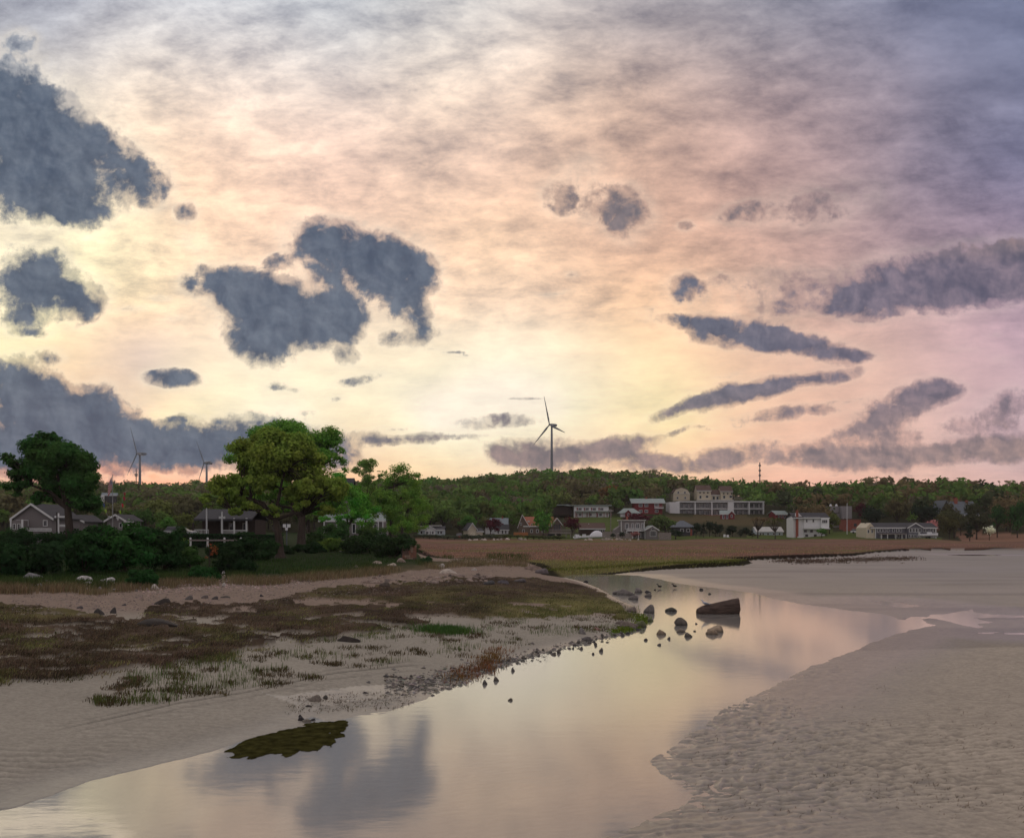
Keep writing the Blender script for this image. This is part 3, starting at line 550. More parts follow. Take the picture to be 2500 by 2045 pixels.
hero_tree('maple_tree', 'large green tree with twin dark trunks behind the olive tree', 735, 1333,
          [(700,1085,110,62),(790,1100,62,66),(640,1085,75,52),(730,1060,80,42),(825,1130,32,42),(770,1215,80,34),(830,1190,50,40),(600,1120,60,44),(800,1245,50,26),(690,1235,60,26),(640,1190,70,50)], (738, 1262), .62, (.062,.135,.022), 240, 46000, .19, 5, group='trees on the grassy bank', limbs=8)
hero_tree('maple_tree', 'bright green bushy tree to the right of the twin trunks', 850, 1328,
          [(850,1225,52,44),(885,1240,42,38),(830,1180,34,34),(870,1268,62,26),(800,1262,44,20)], (850, 1282), .22, (.05,.15,.018), 80, 14000, .17, 8, group='trees on the grassy bank')
hero_tree('slender_tree', 'slender sparse tree with open crown between two broader trees', 893, 1330,
          [(885,1145,26,26),(905,1132,22,18),(900,1180,26,28),(890,1230,26,30),(925,1165,14,20)], (893, 1230), .17, (.075,.125,.03), 80, 7500, .14, 9, group='trees on the grassy bank', rel=.34)
hero_tree('maple_tree', 'rounded green tree at the right end of the wooded bank', 953, 1332,
          [(965,1172,48,42),(1005,1225,42,62),(925,1235,52,56),(985,1285,62,30),(1020,1250,36,44),(1015,1180,26,30),(940,1200,30,40)], (955, 1262), .27, (.075,.14,.024), 140, 24000, .165, 10, group='trees on the grassy bank')
hero_tree('linden_tree', 'dark green tree with drooping boughs above the cottages at the left edge', 172, 1330,
          [(150,1125,78,55),(85,1112,48,46),(205,1165,42,48),(55,1165,34,36),(110,1070,42,20),(20,1130,30,30),(205,1225,42,22),(160,1190,60,44),(30,1200,34,20),(215,1235,40,26),(110,1215,40,20)], (165, 1235), .50, (.022,.055,.014), 230, 42000, .18, 12, Y=112, rel=.38, limbs=8)
hero_tree('leafless_sapling', 'small sapling with russet leaves in front of the dark shrubs', 510, 1398,
          [(518,1335,16,10),(520,1350,14,10),(505,1368,8,10),(524,1382,12,6),(506,1392,6,6)], (512, 1345), .045, (.13,.045,.018), 14, 150, .07, 14, cat='sapling', rel=.5)
def shrub(px, py, wd, h, col, seed, label, Y=None, name='shrub', n=2600, size=.13, group='shrubs along the bank', cat='shrub', flat=False, thin=1.0, depth=.7):
    rng = np.random.RandomState(seed)
    if Y is None: X, Yv, z = px2g([px], [py]); X, Y, z = float(X[0]), float(Yv[0]), float(z[0])
    else: X = (px - HX) / F * Y; z = gz(X, Y)
    s = Y / F; W, Hh = wd * s / 2, h * s
    root = empty(name, (X, Y, z), 0, label, cat, group)
    if flat:
        v = rng.uniform(-1, 1, (n, 3)) * np.array([W, W * depth, .5]); v[:, 2] = (v[:, 2] + .5) * Hh
        cen = v[:max(20, n // 40)]; rad = np.full((len(cen), 3), Hh * .22)
    else:
        el = [(rng.uniform(-.5, .5) * W, rng.uniform(-.4, .4) * W * depth, Hh * rng.uniform(.35, .58), W * rng.uniform(.45, .62), W * depth * .55, Hh * rng.uniform(.38, .46)) for _ in range(5)]
        el += [(0, 0, Hh * .3, W * .9, W * depth * .9, Hh * .36), (-W * .4, 0, Hh * .2, W * .5, W * depth * .6, Hh * .25), (W * .4, 0, Hh * .2, W * .5, W * depth * .6, Hh * .25)]
        cen, rad = clusters(rng, el, 70, .45)
    v, f = leaf_cloud(rng, cen, rad, int(n * thin), size)
    o = link('foliage', mesh_np('foliage', v, f), root, LEAF); o.color = (*col, 1)
    b = MB()
    for c in cen[:7]: b.tube([(0, 0, -.2), (c[0] * .4, c[1] * .4, c[2] * .5), tuple(c)], [.05, .035, .015], 4, False)
    b.build('stem', BARK, root); return root
DG = (.014, .034, .012)
for i, (px, py, wd, h, col, lab, Y) in enumerate([
    (0, 1405, 150, 95, DG, 'dark shrub at the extreme left edge of the bank', None), (95, 1402, 150, 95, (.016,.036,.014), 'dark shrub below the gabled cottage', None),
    (205, 1398, 170, 115, (.015,.042,.013), 'dark shrub in front of the trunk of the left tree', None), (305, 1396, 185, 133, (.018,.055,.014), 'tallest dark shrub below the flagpole', None),
    (400, 1392, 130, 92, (.016,.04,.013), 'dark green shrub right of the tallest shrub', None), (462, 1386, 90, 62, (.028,.06,.016), 'low shrub behind the russet sapling', None),
    (575, 1400, 120, 88, (.013,.028,.011), 'blackish round shrub right of the russet sapling', None), (625, 1368, 110, 55, (.018,.04,.014), 'low dark shrub left of the leaning trunk', None),
    (500, 1418, 90, 38, (.016,.05,.014), 'low shrub at the foot of the bank by the shingle', None), (348, 1434, 85, 42, (.015,.045,.013), 'low green shrub right of the white boulders', None),
    (40, 1345, 150, 50, DG, 'dark shrub behind the leftmost shrub under the cottage railing', 112), (150, 1350, 150, 62, (.014,.034,.012), 'dark thicket between the gabled cottage and the shrubs', 112), (255, 1350, 120, 70, (.016,.04,.013), 'dark thicket below the flagpole cottage', 112), (355, 1345, 110, 62, (.016,.04,.013), 'dark thicket behind the tallest shrub', 118),
    (440, 1372, 110, 44, (.02,.045,.015), 'low dark thicket below the white fence posts', None), (545, 1362, 90, 40, (.016,.034,.012), 'dark thicket behind the russet sapling', None), (655, 1345, 90, 34, (.015,.03,.012), 'dark thicket behind the leaning trunk', None), (760, 1350, 90, 30, (.016,.034,.013), 'low dark thicket at the foot of the twin trunks', None), (910, 1338, 90, 42, (.018,.04,.013), 'dark thicket below the slender tree', None), (990, 1340, 60, 40, (.02,.04,.014), 'dark thicket behind the stone pillar', None),
    (815, 1340, 100, 62, (.03,.075,.02), 'green thicket in front of the grey shingled house', 165), (905, 1338, 90, 66, (.04,.08,.02), 'green thicket right of the slender tree trunk', 165), (770, 1338, 60, 40, (.03,.06,.018), 'green thicket right of the twin trunks', 150), (870, 1345, 90, 36, (.05,.09,.02), 'pale green undergrowth beneath the bright green tree', None), (690, 1352, 70, 26, (.016,.035,.012), 'low dark undergrowth behind the base of the leaning trunk', None), (980, 1346, 60, 34, (.02,.045,.015), 'dark undergrowth at the foot of the rounded tree', None),
    (30, 1330, 110, 52, (.02,.05,.015), 'dark bush against the left side of the gabled cottage', 128), (460, 1328, 80, 50, (.022,.05,.015), 'dark bush left of the porch posts', 145), (590, 1326, 60, 44, (.02,.045,.014), 'dark bush right of the porch posts', 145), (225, 1325, 80, 56, (.022,.06,.016), 'dark bush between the two small cottages', 140),
    (425, 1336, 70, 34, (.07,.11,.02), 'yellow green shrub left of the hedge', 125), (960, 1362, 110, 58, (.018,.035,.013), 'dark shrub under the rounded tree', None),
    (880, 1352, 110, 50, (.02,.04,.014), 'dark undergrowth shrub between the slender tree and the path', None), (805, 1347, 90, 42, (.06,.10,.02), 'light green shrub below the grey shingled house', None),
    (1040, 1374, 34, 17, (.02,.05,.02), 'little leafy bush beside the stone pillar', None), (1010, 1322, 50, 30, (.03,.06,.02), 'shrub on top of the stone pillar bank', 140)]):
    shrub(px, py, wd, h, col, 100 + i, lab, Y, n=1200 if wd < 60 else 5200, size=.10 if wd < 60 else .15)
for i, (x0, x1, y0, y1, lab) in enumerate([(405, 575, 1304, 1330, 'long clipped dark hedge with a flat top behind the white fence posts'), (575, 690, 1306, 1345, 'taller clipped dark hedge left of the leaning trunk')]):
    Y = 135; s = Y / F; X = ((x0 + x1) / 2 - HX) * s; z = gz(X, Y); W = (x1 - x0) * s / 2; top = CAMZ + (HY - y0) * s - z; rng = np.random.RandomState(400 + i); n = 5200
    root = empty('clipped_hedge', (X, Y, z), 0, lab, 'hedge', 'clipped hedges on the bank'); p = rng.uniform(-1, 1, (n, 3)); fc = rng.randint(0, 3, n); p[fc == 0, 2] = 1; p[fc == 1, 1] = -1
    p = p * np.array([W, .7, top / 2]) + np.array([0, 0, top / 2]); v, f = leaf_cloud(rng, p, np.full((n, 3), .06), n, .12)
    o = link('foliage', mesh_np('foliage', v, f), root, LEAF); o.color = (.012, .03, .012, 1)
    MB().box(-W + .1, W - .1, -.55, .55, -.3, top - .12).build('branches', mat('hedge_wood', (.015, .016, .01), .9), root)

# ------------------------------------------------------------------ buildings
OCC = []
def M_(n, c, r=.7, **k): return mat(n, c, r, **k)
SH_GREY = M_('grey_shingle', (.20,.185,.18), .8, noise=.2, scale=9, stretch=(1,1,3)); WHITE = M_('white_paint', (.72,.74,.73), .55, noise=.08); CREAM = M_('cream_siding', (.60,.54,.40), .6, noise=.1)
PALE = M_('pale_blue_siding', (.50,.58,.60), .6, noise=.08); BROWN = M_('brown_shingle', (.15,.115,.09), .85, noise=.3, scale=8); DKBROWN = M_('dark_brown_wood', (.05,.034,.028), .8); REDW = M_('barn_red', (.20,.028,.030), .7, noise=.15)
R_DK = M_('asphalt_roof', (.055,.055,.06), .85); R_GR = M_('green_grey_roof', (.30,.36,.34), .7); R_OR = M_('orange_red_roof', (.34,.13,.075), .8); R_BR = M_('brown_roof', (.11,.07,.055), .85); R_PALE = M_('pale_roof', (.50,.50,.46), .7)
BRICK = M_('red_brick', (.30,.095,.065), .85); STONEW = M_('grey_render', (.26,.25,.25), .8); GREYB = M_('slate_blue_siding', (.13,.135,.16), .7); DARKH = M_('weathered_dark_shingle', (.07,.07,.075), .85)
TRIM = M_('trim_white', (.68,.70,.68), .5, noise=.04); ORFENCE = M_('orange_cedar', (.42,.17,.07), .8, noise=.2, stretch=(6,6,.5)); GREYWOOD = M_('weathered_wood', (.26,.23,.21), .85, noise=.3)
_win = {}
class Bld:
    def __init__(s, name, label, px, py, Y, rz=0, cat='house', group=None, bb=None):
        s.s = Y / F; p = at(px, py, Y); s.root = empty(name, p, rz, label, cat, group); s.px, s.py, s.Y = px, py, Y
        if bb: OCC.append((*bb, Y))
    def U(s, *a): return [v * s.s for v in a]
    def wall(s, x0, x1, z0, z1, m, y=0, d=8, name='wall'):
        a, b, c, e = s.U(x0, x1, z0, z1); c = -2.5 if z0 == 0 else c
        return MB().box(a, b, y, y + d, c, e).build(name, m, s.root)
    def gwall(s, x0, x1, z1, h, m, y=0, d=8, name='wall', z0=None, xm=None):
        a, b, e, hh = s.U(x0, x1, z1, h); xm = (a + b) / 2 if xm is None else xm * s.s; bot = -2.5 if z0 is None else z0 * s.s
        return MB().prism([(a, bot), (b, bot), (b, e), (xm, e + hh), (a, e)], y, y + d).build(name, m, s.root)
    def groof(s, x0, x1, z1, h, m, y=0, d=8, o=.35, t=.22, xm=None, trim=True):
        a, b, e, hh = s.U(x0, x1, z1, h); xm = (a + b) / 2 if xm is None else xm * s.s; k1 = hh / max(xm - a, .01); k2 = hh / max(b - xm, .01)
        r = MB().prism([(a - o, e - o * k1 + .02), (xm, e + hh + .02), (xm, e + hh + t), (a - o, e - o * k1 + t)], y - o, y + d + o)
        r.prism([(xm + .002, e + hh + .02), (b + o, e - o * k2 + .02), (b + o, e - o * k2 + t), (xm + .002, e + hh + t)], y - o, y + d + o); r = r.build('roof', m, s.root)
        if trim:
            tb = MB().prism([(a - o, e - o * k1 - .12), (xm, e + hh - .12), (xm, e + hh + t + .02), (a - o, e - o * k1 + t + .02)], y - o - .06, y - o - .005)
            tb.prism([(xm + .002, e + hh - .12), (b + o, e - o * k2 - .12), (b + o, e - o * k2 + t + .02), (xm + .002, e + hh + t + .02)], y - o - .06, y - o - .005); tb.build('bargeboard', TRIM, r)
        return r
    def xroof(s, x0, x1, z1, h, m, y=0, d=8, o=.35, t=.2, ends=None, fm=None):
        a, b, e, hh = s.U(x0, x1, z1, h); k = hh / (d / 2)
        if ends is not None: MB().prismx([(y + .003, e), (y + d - .003, e), (y + d / 2, e + hh)], a + .003, b - .003).build('gable', ends, s.root)
        r = MB().prismx([(y - o, e - o * k + .02), (y + d / 2, e + hh + .02), (y + d / 2, e + hh + t), (y - o, e - o * k + t)], a - o, b + o)
        r.prismx([(y + d / 2 + .002, e + hh + .02), (y + d + o, e - o * k + .02), (y + d + o, e - o * k + t), (y + d / 2 + .002, e + hh + t)], a - o, b + o); r = r.build('roof', m, s.root)
        MB().box(a - o, b + o, y - o - .08, y - o - .005, e - o * k - .1, e - o * k + t + .02).build('fascia', fm or TRIM, r); return r
    def froof(s, x0, x1, z, m, y=0, d=8, o=.4, t=.35):
        a, b, e = s.U(x0, x1, z); return MB().box(a - o, b + o, y - o, y + d + o, e, e + t).build('roof', m, s.root)
    def hroof(s, x0, x1, z, h, m, y=0, d=8, o=.5, f=.45):
        a, b, e, hh = s.U(x0, x1, z, h); a -= o; b += o; y0 = y - o; y1 = y + d + o; i = (b - a) * (1 - f) / 2
        r = MB().add([(a, y0, e), (b, y0, e), (b, y1, e), (a, y1, e), (a + i, (y0 + y1) / 2, e + hh), (b - i, (y0 + y1) / 2, e + hh), (a, y0, e - .15), (b, y0, e - .15), (b, y1, e - .15), (a, y1, e - .15)],
                     [(0, 1, 5, 4), (1, 2, 5), (2, 3, 4, 5), (3, 0, 4), (6, 7, 1, 0), (7, 8, 2, 1), (8, 9, 3, 2), (9, 6, 0, 3), (9, 8, 7, 6)]); return r.build('roof', m, s.root)
    def win(s, x, z, w, h, y=0, fm=None, name='window', side=None, bars=0):
        W, Hh = w * s.s, h * s.s; fm = fm or TRIM; t = min(.12, W * .14); key = (round(W, 2), round(Hh, 2), fm.name, bars)
        if key not in _win:
            f = MB().box(-W / 2, -W / 2 + t, -.08, .02, 0, Hh).box(W / 2 - t, W / 2, -.08, .02, 0, Hh).box(-W / 2 + t, W / 2 - t, -.08, .02, Hh - t, Hh).box(-W / 2 + t, W / 2 - t, -.09, .02, 0, t)
            for q in range(bars): xx = -W / 2 + W * (q + 1) / (bars + 1); f.box(xx - t * .3, xx + t * .3, -.07, .02, t + .001, Hh - t - .001)
            me = f.mesh('window'); me.materials.append(fm); p = MB().box(-W / 2 + t, W / 2 - t, -.03, .01, t, Hh - t).mesh('pane'); p.materials.append(glass_mat()); _win[key] = (me, p)
        me, p = _win[key]; o = link(name, me, s.root); o.location = (x * s.s, y, z * s.s)
        if side is not None: o.rotation_euler = (0, 0, -math.pi / 2); o.location = (side * s.s - .001, y, z * s.s)
        link('pane', p, o); return o
    def box(s, name, x0, x1, z0, z1, m, y=-.1, d=.1, parent=None):
        a, b, c, e = s.U(x0, x1, z0, z1); return MB().box(a, b, y, y + d, c, e).build(name, m, parent or s.root)
    def posts(s, xs, z0, z1, m, y, w=.12, name='post'):
        for x in xs: s.box(name, x - w / 2 / s.s, x + w / 2 / s.s, z0, z1, m, y, w)
    def railing(s, x0, x1, z0, z1, m, y, name='railing', step=.35):
        a, b, c, e = s.U(x0, x1, z0, z1); r = MB().box(a, b, y - .04, y + .04, e - .09, e).box(a, b, y - .03, y + .03, c + .05, c + .12); n = max(2, int((b - a) / step))
        for i in range(n + 1): xx = a + (b - a) * i / n; r.box(xx - .025, xx + .025, y - .02, y + .02, c + .121, e - .091)
        return r.build(name, m, s.root)
# -- far shore, left to right
b = Bld('bungalow', 'pale blue single storey house with a white front gable and big windows', 1052, 1308, 335, bb=(1015, 1085, 1278, 1312))
b.wall(-32, 31, 0, 15, PALE); b.xroof(-32, 31, 15, 8, R_DK, ends=PALE); b.gwall(-14, 11, 15.5, 8, WHITE, y=-1.2, d=4, z0=0); b.groof(-14, 11, 15.5, 8, R_DK, y=-1.2, d=4)
b.froof(-31, -16, 22, R_PALE, y=2, d=4); b.froof(-3, 20, 24, R_PALE, y=3, d=4)
for x, w in ((-23, 6), (18, 4), (25, 5)): b.win(x, 5, w, 7, y=-.02)
for x, w in ((-8, 7), (-1, 3), (5, 6)): b.win(x, 4, w, 8, y=-1.22, bars=1)
b.box('porch_step', -10, 6, -1, 1.5, WHITE, y=-2.4, d=1.1)
b = Bld('garage', 'cream garage with steep front gable and lower lean-to', 1161, 1312, 335, rz=.25, cat='garage', bb=(1140, 1182, 1275, 1315))
b.gwall(-18, 2, 21, 14, CREAM); b.groof(-18, 2, 21, 14, R_DK, xm=-8); b.wall(2.3, 19, 0, 15, CREAM, y=.5, d=6); b.xroof(2.3, 19, 15, 7, R_DK, y=.5, d=6, ends=CREAM); b.box('garage_door', -15, -2, .5, 15, M_('cream_door', (.66,.60,.46), .5), y=-.06, d=.05); b.box('garage_door', 4, 17, .5, 12, M_('cream_door', (.66,.60,.46), .5), y=.44, d=.05)
b = Bld('house', 'white house with blue grey roof behind the maroon tree', 1213, 1306, 360, bb=(1205, 1250, 1265, 1306))
b.wall(-30, 26, 0, 26, WHITE, d=9); b.xroof(-30, 26, 26, 15, M_('blue_grey_roof', (.20,.24,.26), .8), d=9, ends=WHITE); b.wall(-5, 28, 0, 14, WHITE, y=-4, d=3.9); b.xroof(-5, 28, 14, 11, R_DK, y=-4, d=3.9)
b.wall(12, 15, 40, 47, BRICK, y=4, d=.8, name='chimney')
for x in (4, 14, 22): b.win(x, 4, 4, 8, y=-4.02)
for x in (12, 20): b.win(x, 17, 5, 7, y=-.02, fm=DKBROWN)
b = Bld('shingled_house', 'brown shingled house with orange red roof and glazed gable', 1320, 1312, 335, bb=(1262, 1345, 1255, 1312))
b.gwall(-54, -30, 30, 25, BROWN, d=9, name='wall', xm=-45); b.groof(-54, -30, 30, 25, R_OR, d=9, xm=-45); b.wall(-30, 30, 0, 30, BROWN, y=.5, d=8); b.xroof(-40, 30, 29, 21, R_OR, y=.4, d=8.2)
b.gwall(28, 50, 33, 14, BROWN, y=-2.4, d=8); b.groof(28, 50, 33, 14, R_OR, y=-2.4, d=8)
for x, z, w, h in ((-48, 30, 4, 6), (-42, 12, 5, 8), (-22, 28, 4, 6), (-22, 12, 6, 8), (-8, 12, 6, 8), (6, 12, 6, 8)): b.win(x, z, w, h, y=-.02 if x < -30 else .48)
for x in (33.5, 39, 44.5): b.win(x, 17, 5, 16, y=-2.42, fm=DKBROWN)
b.box('skylight', -32, -26, 38, 42, R_PALE, y=.9, d=.3); b.wall(20, 72, 10, 12, GREYWOOD, y=-6, d=3.5, name='deck'); b.railing(20, 72, 12, 20, M_('deck_rail', (.42,.40,.38), .7), -5.9); b.posts((22, 35, 48, 60, 71), 0, 10, GREYWOOD, -5.8, .25)
b = Bld('wooden_fence', 'short orange cedar fence left of the brown shingled house', 1271, 1313, 328, cat='fence', bb=(1250, 1290, 1296, 1313))
for i in range(15): b.box('board', -17 + i * 2.35, -17 + i * 2.35 + 2.2, -.5, 14 + .5 * math.sin(i * 2.1), ORFENCE, y=0, d=.05)
b = Bld('cabin', 'dark brown low house with brown roof behind the boats', 1448, 1306, 350, bb=(1410, 1480, 1274, 1306))
b.wall(-32, 28, 0, 16, DKBROWN); b.xroof(-32, 28, 16, 13, R_BR, ends=DKBROWN)
for x in (15, 21, 26): b.win(x, 3, 5, 10, y=-.02)
b.box('roof_vent', -10, -8, 26, 28.5, WHITE, y=3, d=.6)
b = Bld('motel', 'long two storey white motel with red doors above the lawn', 1431, 1262, 430, cat='motel', bb=(1360, 1495, 1228, 1262))
b.wall(-30, 55, 0, 27, WHITE, d=9); b.froof(-45, 57, 27.5, R_GR, d=9, o=.9); b.wall(-75, -33, 5, 27, DKBROWN, y=2, d=8); b.froof(-70, -45, 29, R_GR, y=1, d=8); b.box('canopy', -28, 62, 13, 15, R_GR, y=-1.8, d=1.75)
for x in (-23, -5.5, 12, 30): b.box('door', x, x + 3, 15.5, 23, REDW, y=-.08, d=.06); b.win(x + 8, 16, 8, 6.5, y=-.02, fm=STONEW, bars=1)
for x in (-28, -3, 22, 46): b.box('door', x + 4, x + 6.5, .5, 10, REDW, y=-.08, d=.06); b.win(x + 13, 3, 7, 6, y=-.02, fm=STONEW, bars=1)
b.posts((-27, -10, 8, 25, 43, 60), 0, 13, REDW, -1.7, .2); b.railing(-28, 62, 15, 18, TRIM, -1.7, step=.6)
b = Bld('red_house', 'two storey barn red house with pale green roof and balcony', 1583, 1254, 445, bb=(1540, 1625, 1215, 1254))
b.wall(-34, 34, 0, 28, REDW, d=9); b.xroof(-38, 36, 28, 9, R_GR, d=9, o=.9, ends=REDW); b.wall(-4, 0, 36, 41, BRICK, y=4, d=.8, name='chimney')
for x in (-19, -5, 20): b.win(x, 17, 9 if x < 10 else 11, 8, y=-.02, bars=2); b.win(x, 3, 8, 7, y=-.02, bars=1)
b.wall(14, 36, 13, 14.5, WHITE, y=-1.8, d=1.78, name='balcony'); b.railing(14, 36, 14.5, 18, TRIM, -1.7)
b = Bld('red_office', 'low red and white office with green hipped roof left of the red house', 1533, 1262, 432, cat='office', bb=(1505, 1560, 1236, 1262))
b.wall(-18, 26, 0, 10, WHITE, d=7); b.hroof(-20, 28, 10, 12, R_GR, d=7); b.gwall(-7, 6, 12, 6, REDW, y=-1.5, d=3, z0=0); b.groof(-7, 6, 12, 6, R_GR, y=-1.5, d=3); b.win(0, 3, 4, 6, y=-1.52); b.win(14, 3, 8, 6, y=-.02); b.box('door', 20, 23, 0, 8, REDW, y=-.08, d=.05)
b = Bld('motel', 'widest white motel with two rows of balconies and a blank white end wall', 1750, 1258, 455, cat='motel', bb=(1632, 1868, 1222, 1258))
b.wall(-91, 114, 0, 32, STONEW, y=1.6, d=8); b.wall(-116, -92, 0, 33, WHITE, y=-.6, d=11, name='end_wall'); b.froof(-91, 115, 32.3, TRIM, y=-.2, d=10, o=.2, t=.5)
b.box('balcony_floor', -91, 114, 15.5, 17.5, TRIM, y=-.2, d=1.78); b.box('terrace', -116, 30, -2.5, 1, M_('terracotta', (.38,.14,.10), .8), y=-2.5, d=1.8)
for x in (-92, -53, -12, 28, 40, 79, 114): b.box('pier', x - 1.2, x + 1.2, 0, 32.2, WHITE, y=-.3, d=1.86)
b.box('stair_tower', 29.3, 38.7, 0, 32.2, WHITE, y=-.25, d=1.8)
for k, x0 in enumerate((-90, -51, -10, 42, 81)):
    for z in (1, 17.8):
        for i in range(3): b.win(x0 + 6 + i * 12, z + .5, 8, 11.5, y=1.58, bars=1)
        b.railing(x0, x0 + 36 if x0 < 80 else 112, z, z + 4.5, M_('rail_dark', (.12,.12,.12), .6), -.1, step=.5)
b = Bld('red_cottage', 'tiny red and white cottage in front of the wide motel', 1775, 1266, 425, rz=-.2, cat='cottage', bb=(1756, 1794, 1246, 1268))
b.wall(-16, 4, 0, 12, REDW, d=5); b.xroof(-16, 6, 12, 8, R_GR, d=5); b.gwall(4, 18, 12, 7, REDW, y=-.8, d=6); b.groof(4, 18, 12, 7, R_GR, y=-.8, d=6); b.win(-9, 0, 5, 10, y=-.02, fm=WHITE); b.win(0, 0, 5, 10, y=-.02, fm=WHITE); b.win(11, 3, 4, 7, y=-.82, fm=WHITE)
b = Bld('gambrel_house', 'cream house with rounded gambrel gable half hidden on the hill', 1664, 1222, 540, bb=(1640, 1688, 1190, 1222))
a_, c_ = b.U(-20, 20); MB().prism([(a_, -3), (c_, -3), (c_, 18 * b.s), (14 * b.s, 27 * b.s), (0, 32 * b.s), (-14 * b.s, 27 * b.s), (a_, 18 * b.s)], 0, 9).build('wall', CREAM, b.root)
b.box('roof_edge', -21, 21, 17, 18, TRIM, y=-.2, d=.19)
for x, z in ((-8, 17), (8, 17), (-10, 4), (9, 4)): b.win(x, z, 5, 6, y=-.02)
MB().prism([((-20.5) * b.s, 18 * b.s), (-14 * b.s, 27.3 * b.s), (0, 32.5 * b.s), (14 * b.s, 27.3 * b.s), (20.5 * b.s, 18 * b.s), (21 * b.s, 19 * b.s), (14.5 * b.s, 28.8 * b.s), (0, 34 * b.s), (-14.5 * b.s, 28.8 * b.s), (-21 * b.s, 19 * b.s)], .05, 9.3).build('roof', R_BR, b.root)
b = Bld('twin_house', 'cream double house with two dark roofed wings high on the hill', 1742, 1221, 540, bb=(1695, 1792, 1180, 1222))
for x0, x1, zt, hh in ((-40, -6, 24, 13), (18, 46, 22, 13)):
    b.wall(x0, x1, 0, zt, CREAM, d=9); b.xroof(x0, x1, zt, hh, R_BR, d=9, ends=CREAM)
    for i in range(3): b.win(x0 + 7 + i * 9.5, zt - 8, 4.5, 5, y=-.02, fm=CREAM)
    b.win(x0 + 24, 6, 7, 6, y=-.02); b.win(x0 + 8, 4, 6, 8, y=-.02)
b.wall(-5.7, 17.7, 0, 14, CREAM, y=1.5, d=7); b.xroof(-5.7, 17.7, 14, 12, R_BR, y=1.5, d=7); b.win(2, 2, 6, 8, y=1.48); b.win(11, 2, 6, 8, y=1.48); b.box('veranda', -42, 47, -1, .8, WHITE, y=-2, d=1.9)
b = Bld('beach_house', 'grey shingled flat roofed house with white trim and arched sunroom', 1553, 1315, 320, bb=(1500, 1607, 1268, 1316))
b.gwall(-52, -30, 22, 14, SH_GREY, y=1, d=7, xm=-31); b.wall(-36, 21, 0, 44, SH_GREY, y=.5, d=8); b.froof(-36, 21, 44.3, R_PALE, y=.5, d=8, o=.4, t=.3)
b.wall(21.3, 50, 0, 22, SH_GREY, y=-3, d=9); b.gwall(24, 50, 22, 9, SH_GREY, y=-3.2, d=9, z0=22); b.groof(20, 50, 22, 9, R_GR, y=-3.2, d=9, xm=36); b.win(38, 6, 15, 14, y=-3.04, bars=2); b.win(38, 21, 10, 5, y=-3.22)
for x, w in ((-22, 9), (-8, 5), (4, 9), (16, 6)): b.win(x, 24, w, 14, y=.48, bars=1)
for x in (-27, -16, -2, 8, 15): b.win(x, 3, 6, 13, y=.48)
b.win(-43, 4, 6, 10, y=.98); b.wall(-24, 20, 19, 21, WHITE, y=-2, d=2.4, name='deck'); b.railing(-24, 10, 21, 26, TRIM, -1.9); b.posts((-36, -24, -10, 4, 20), 0, 44 if False else 19, TRIM, -1.9, .2)
b.box('corner_board', -36.8, -35, 0, 44, TRIM, y=.4, d=.08); b.box('corner_board', 20, 21.2, 0, 44, TRIM, y=.4, d=.08); b.wall(-20, -16, 46, 55, BRICK, y=4, d=.8, name='chimney')
b = Bld('pavilion_house', 'small house with dark hipped roof beside the evergreen hedge', 1670, 1310, 345, bb=(1648, 1694, 1270, 1300))
b.wall(-22, 24, 0, 24, DARKH, d=8); b.hroof(-24, 24, 24, 16, M_('slate_roof', (.13,.15,.17), .8), d=8, f=.15); b.win(-5, 12, 8, 8, y=-.02); b.win(10, 12, 8, 8, y=-.02); b.box('post', 14, 18, 0, 20, BRICK, y=-1.5, d=.5)
b = Bld('cottage', 'low white cottage behind the bare brown tree', 1877, 1309, 350, cat='cottage', bb=(1860, 1912, 1287, 1308))
b.wall(-30, 34, 0, 12, PALE, d=7); b.xroof(-30, 34, 12, 10, R_PALE, d=7, ends=PALE)
for x in (-20, -14, -2, 12, 26): b.win(x, 3, 5, 6, y=-.02)
b = Bld('red_cottage', 'small barn red cottage left of the three storey white house', 1908, 1266, 430, rz=.3, cat='cottage', bb=(1890, 1928, 1246, 1268))
b.wall(-14, 16, 0, 11, REDW, d=6); b.xroof(-16, 18, 11, 8, R_GR, d=6, ends=REDW)
for x in (-8, 0, 8): b.win(x, 2, 4, 7, y=-.02, fm=WHITE)
b = Bld('white_house', 'white three storey house with brick chimney on the end wall', 1980, 1311, 330, bb=(1935, 2024, 1250, 1312))
b.gwall(-43, -18, 46, 14, WHITE, y=.2, d=8, xm=-30); b.wall(-18, 36, 0, 20, WHITE, y=.8, d=8); b.wall(-18, 22, 20, 50, WHITE, y=-.2, d=8.5); b.wall(22.3, 42, 22, 47, WHITE, y=-1, d=9.3)
b.xroof(-43, 42, 47, 12, R_DK, y=-.6, d=9.5, o=.3); b.wall(-37, -32, 0, 66, BRICK, y=-.6, d=.8, name='chimney'); b.box('deck', -22, 42, 20.5, 22, WHITE, y=-2.3, d=1.28); b.railing(-22, 22, 22, 26, TRIM, -2.2)
for x, z, w, h in ((-11, 36, 4, 8), (5, 36, 5, 8), (-12, 11, 9, 8), (3, 11, 9, 8)): b.win(x, z, w, h, y=-.22 if z > 20 else .78)
b.win(31, 34, 14, 9, y=-1.02, bars=2); b.win(-9, 0, 9, 8, y=.78); b.win(12, 0, 9, 8, y=.78); b.box('stair', -36, -22, -1, 2, WHITE, y=-2.3, d=1)
b = Bld('long_house', 'long slate grey two storey house with white trim and central gable', 2201, 1315, 315, bb=(2112, 2290, 1276, 1316))
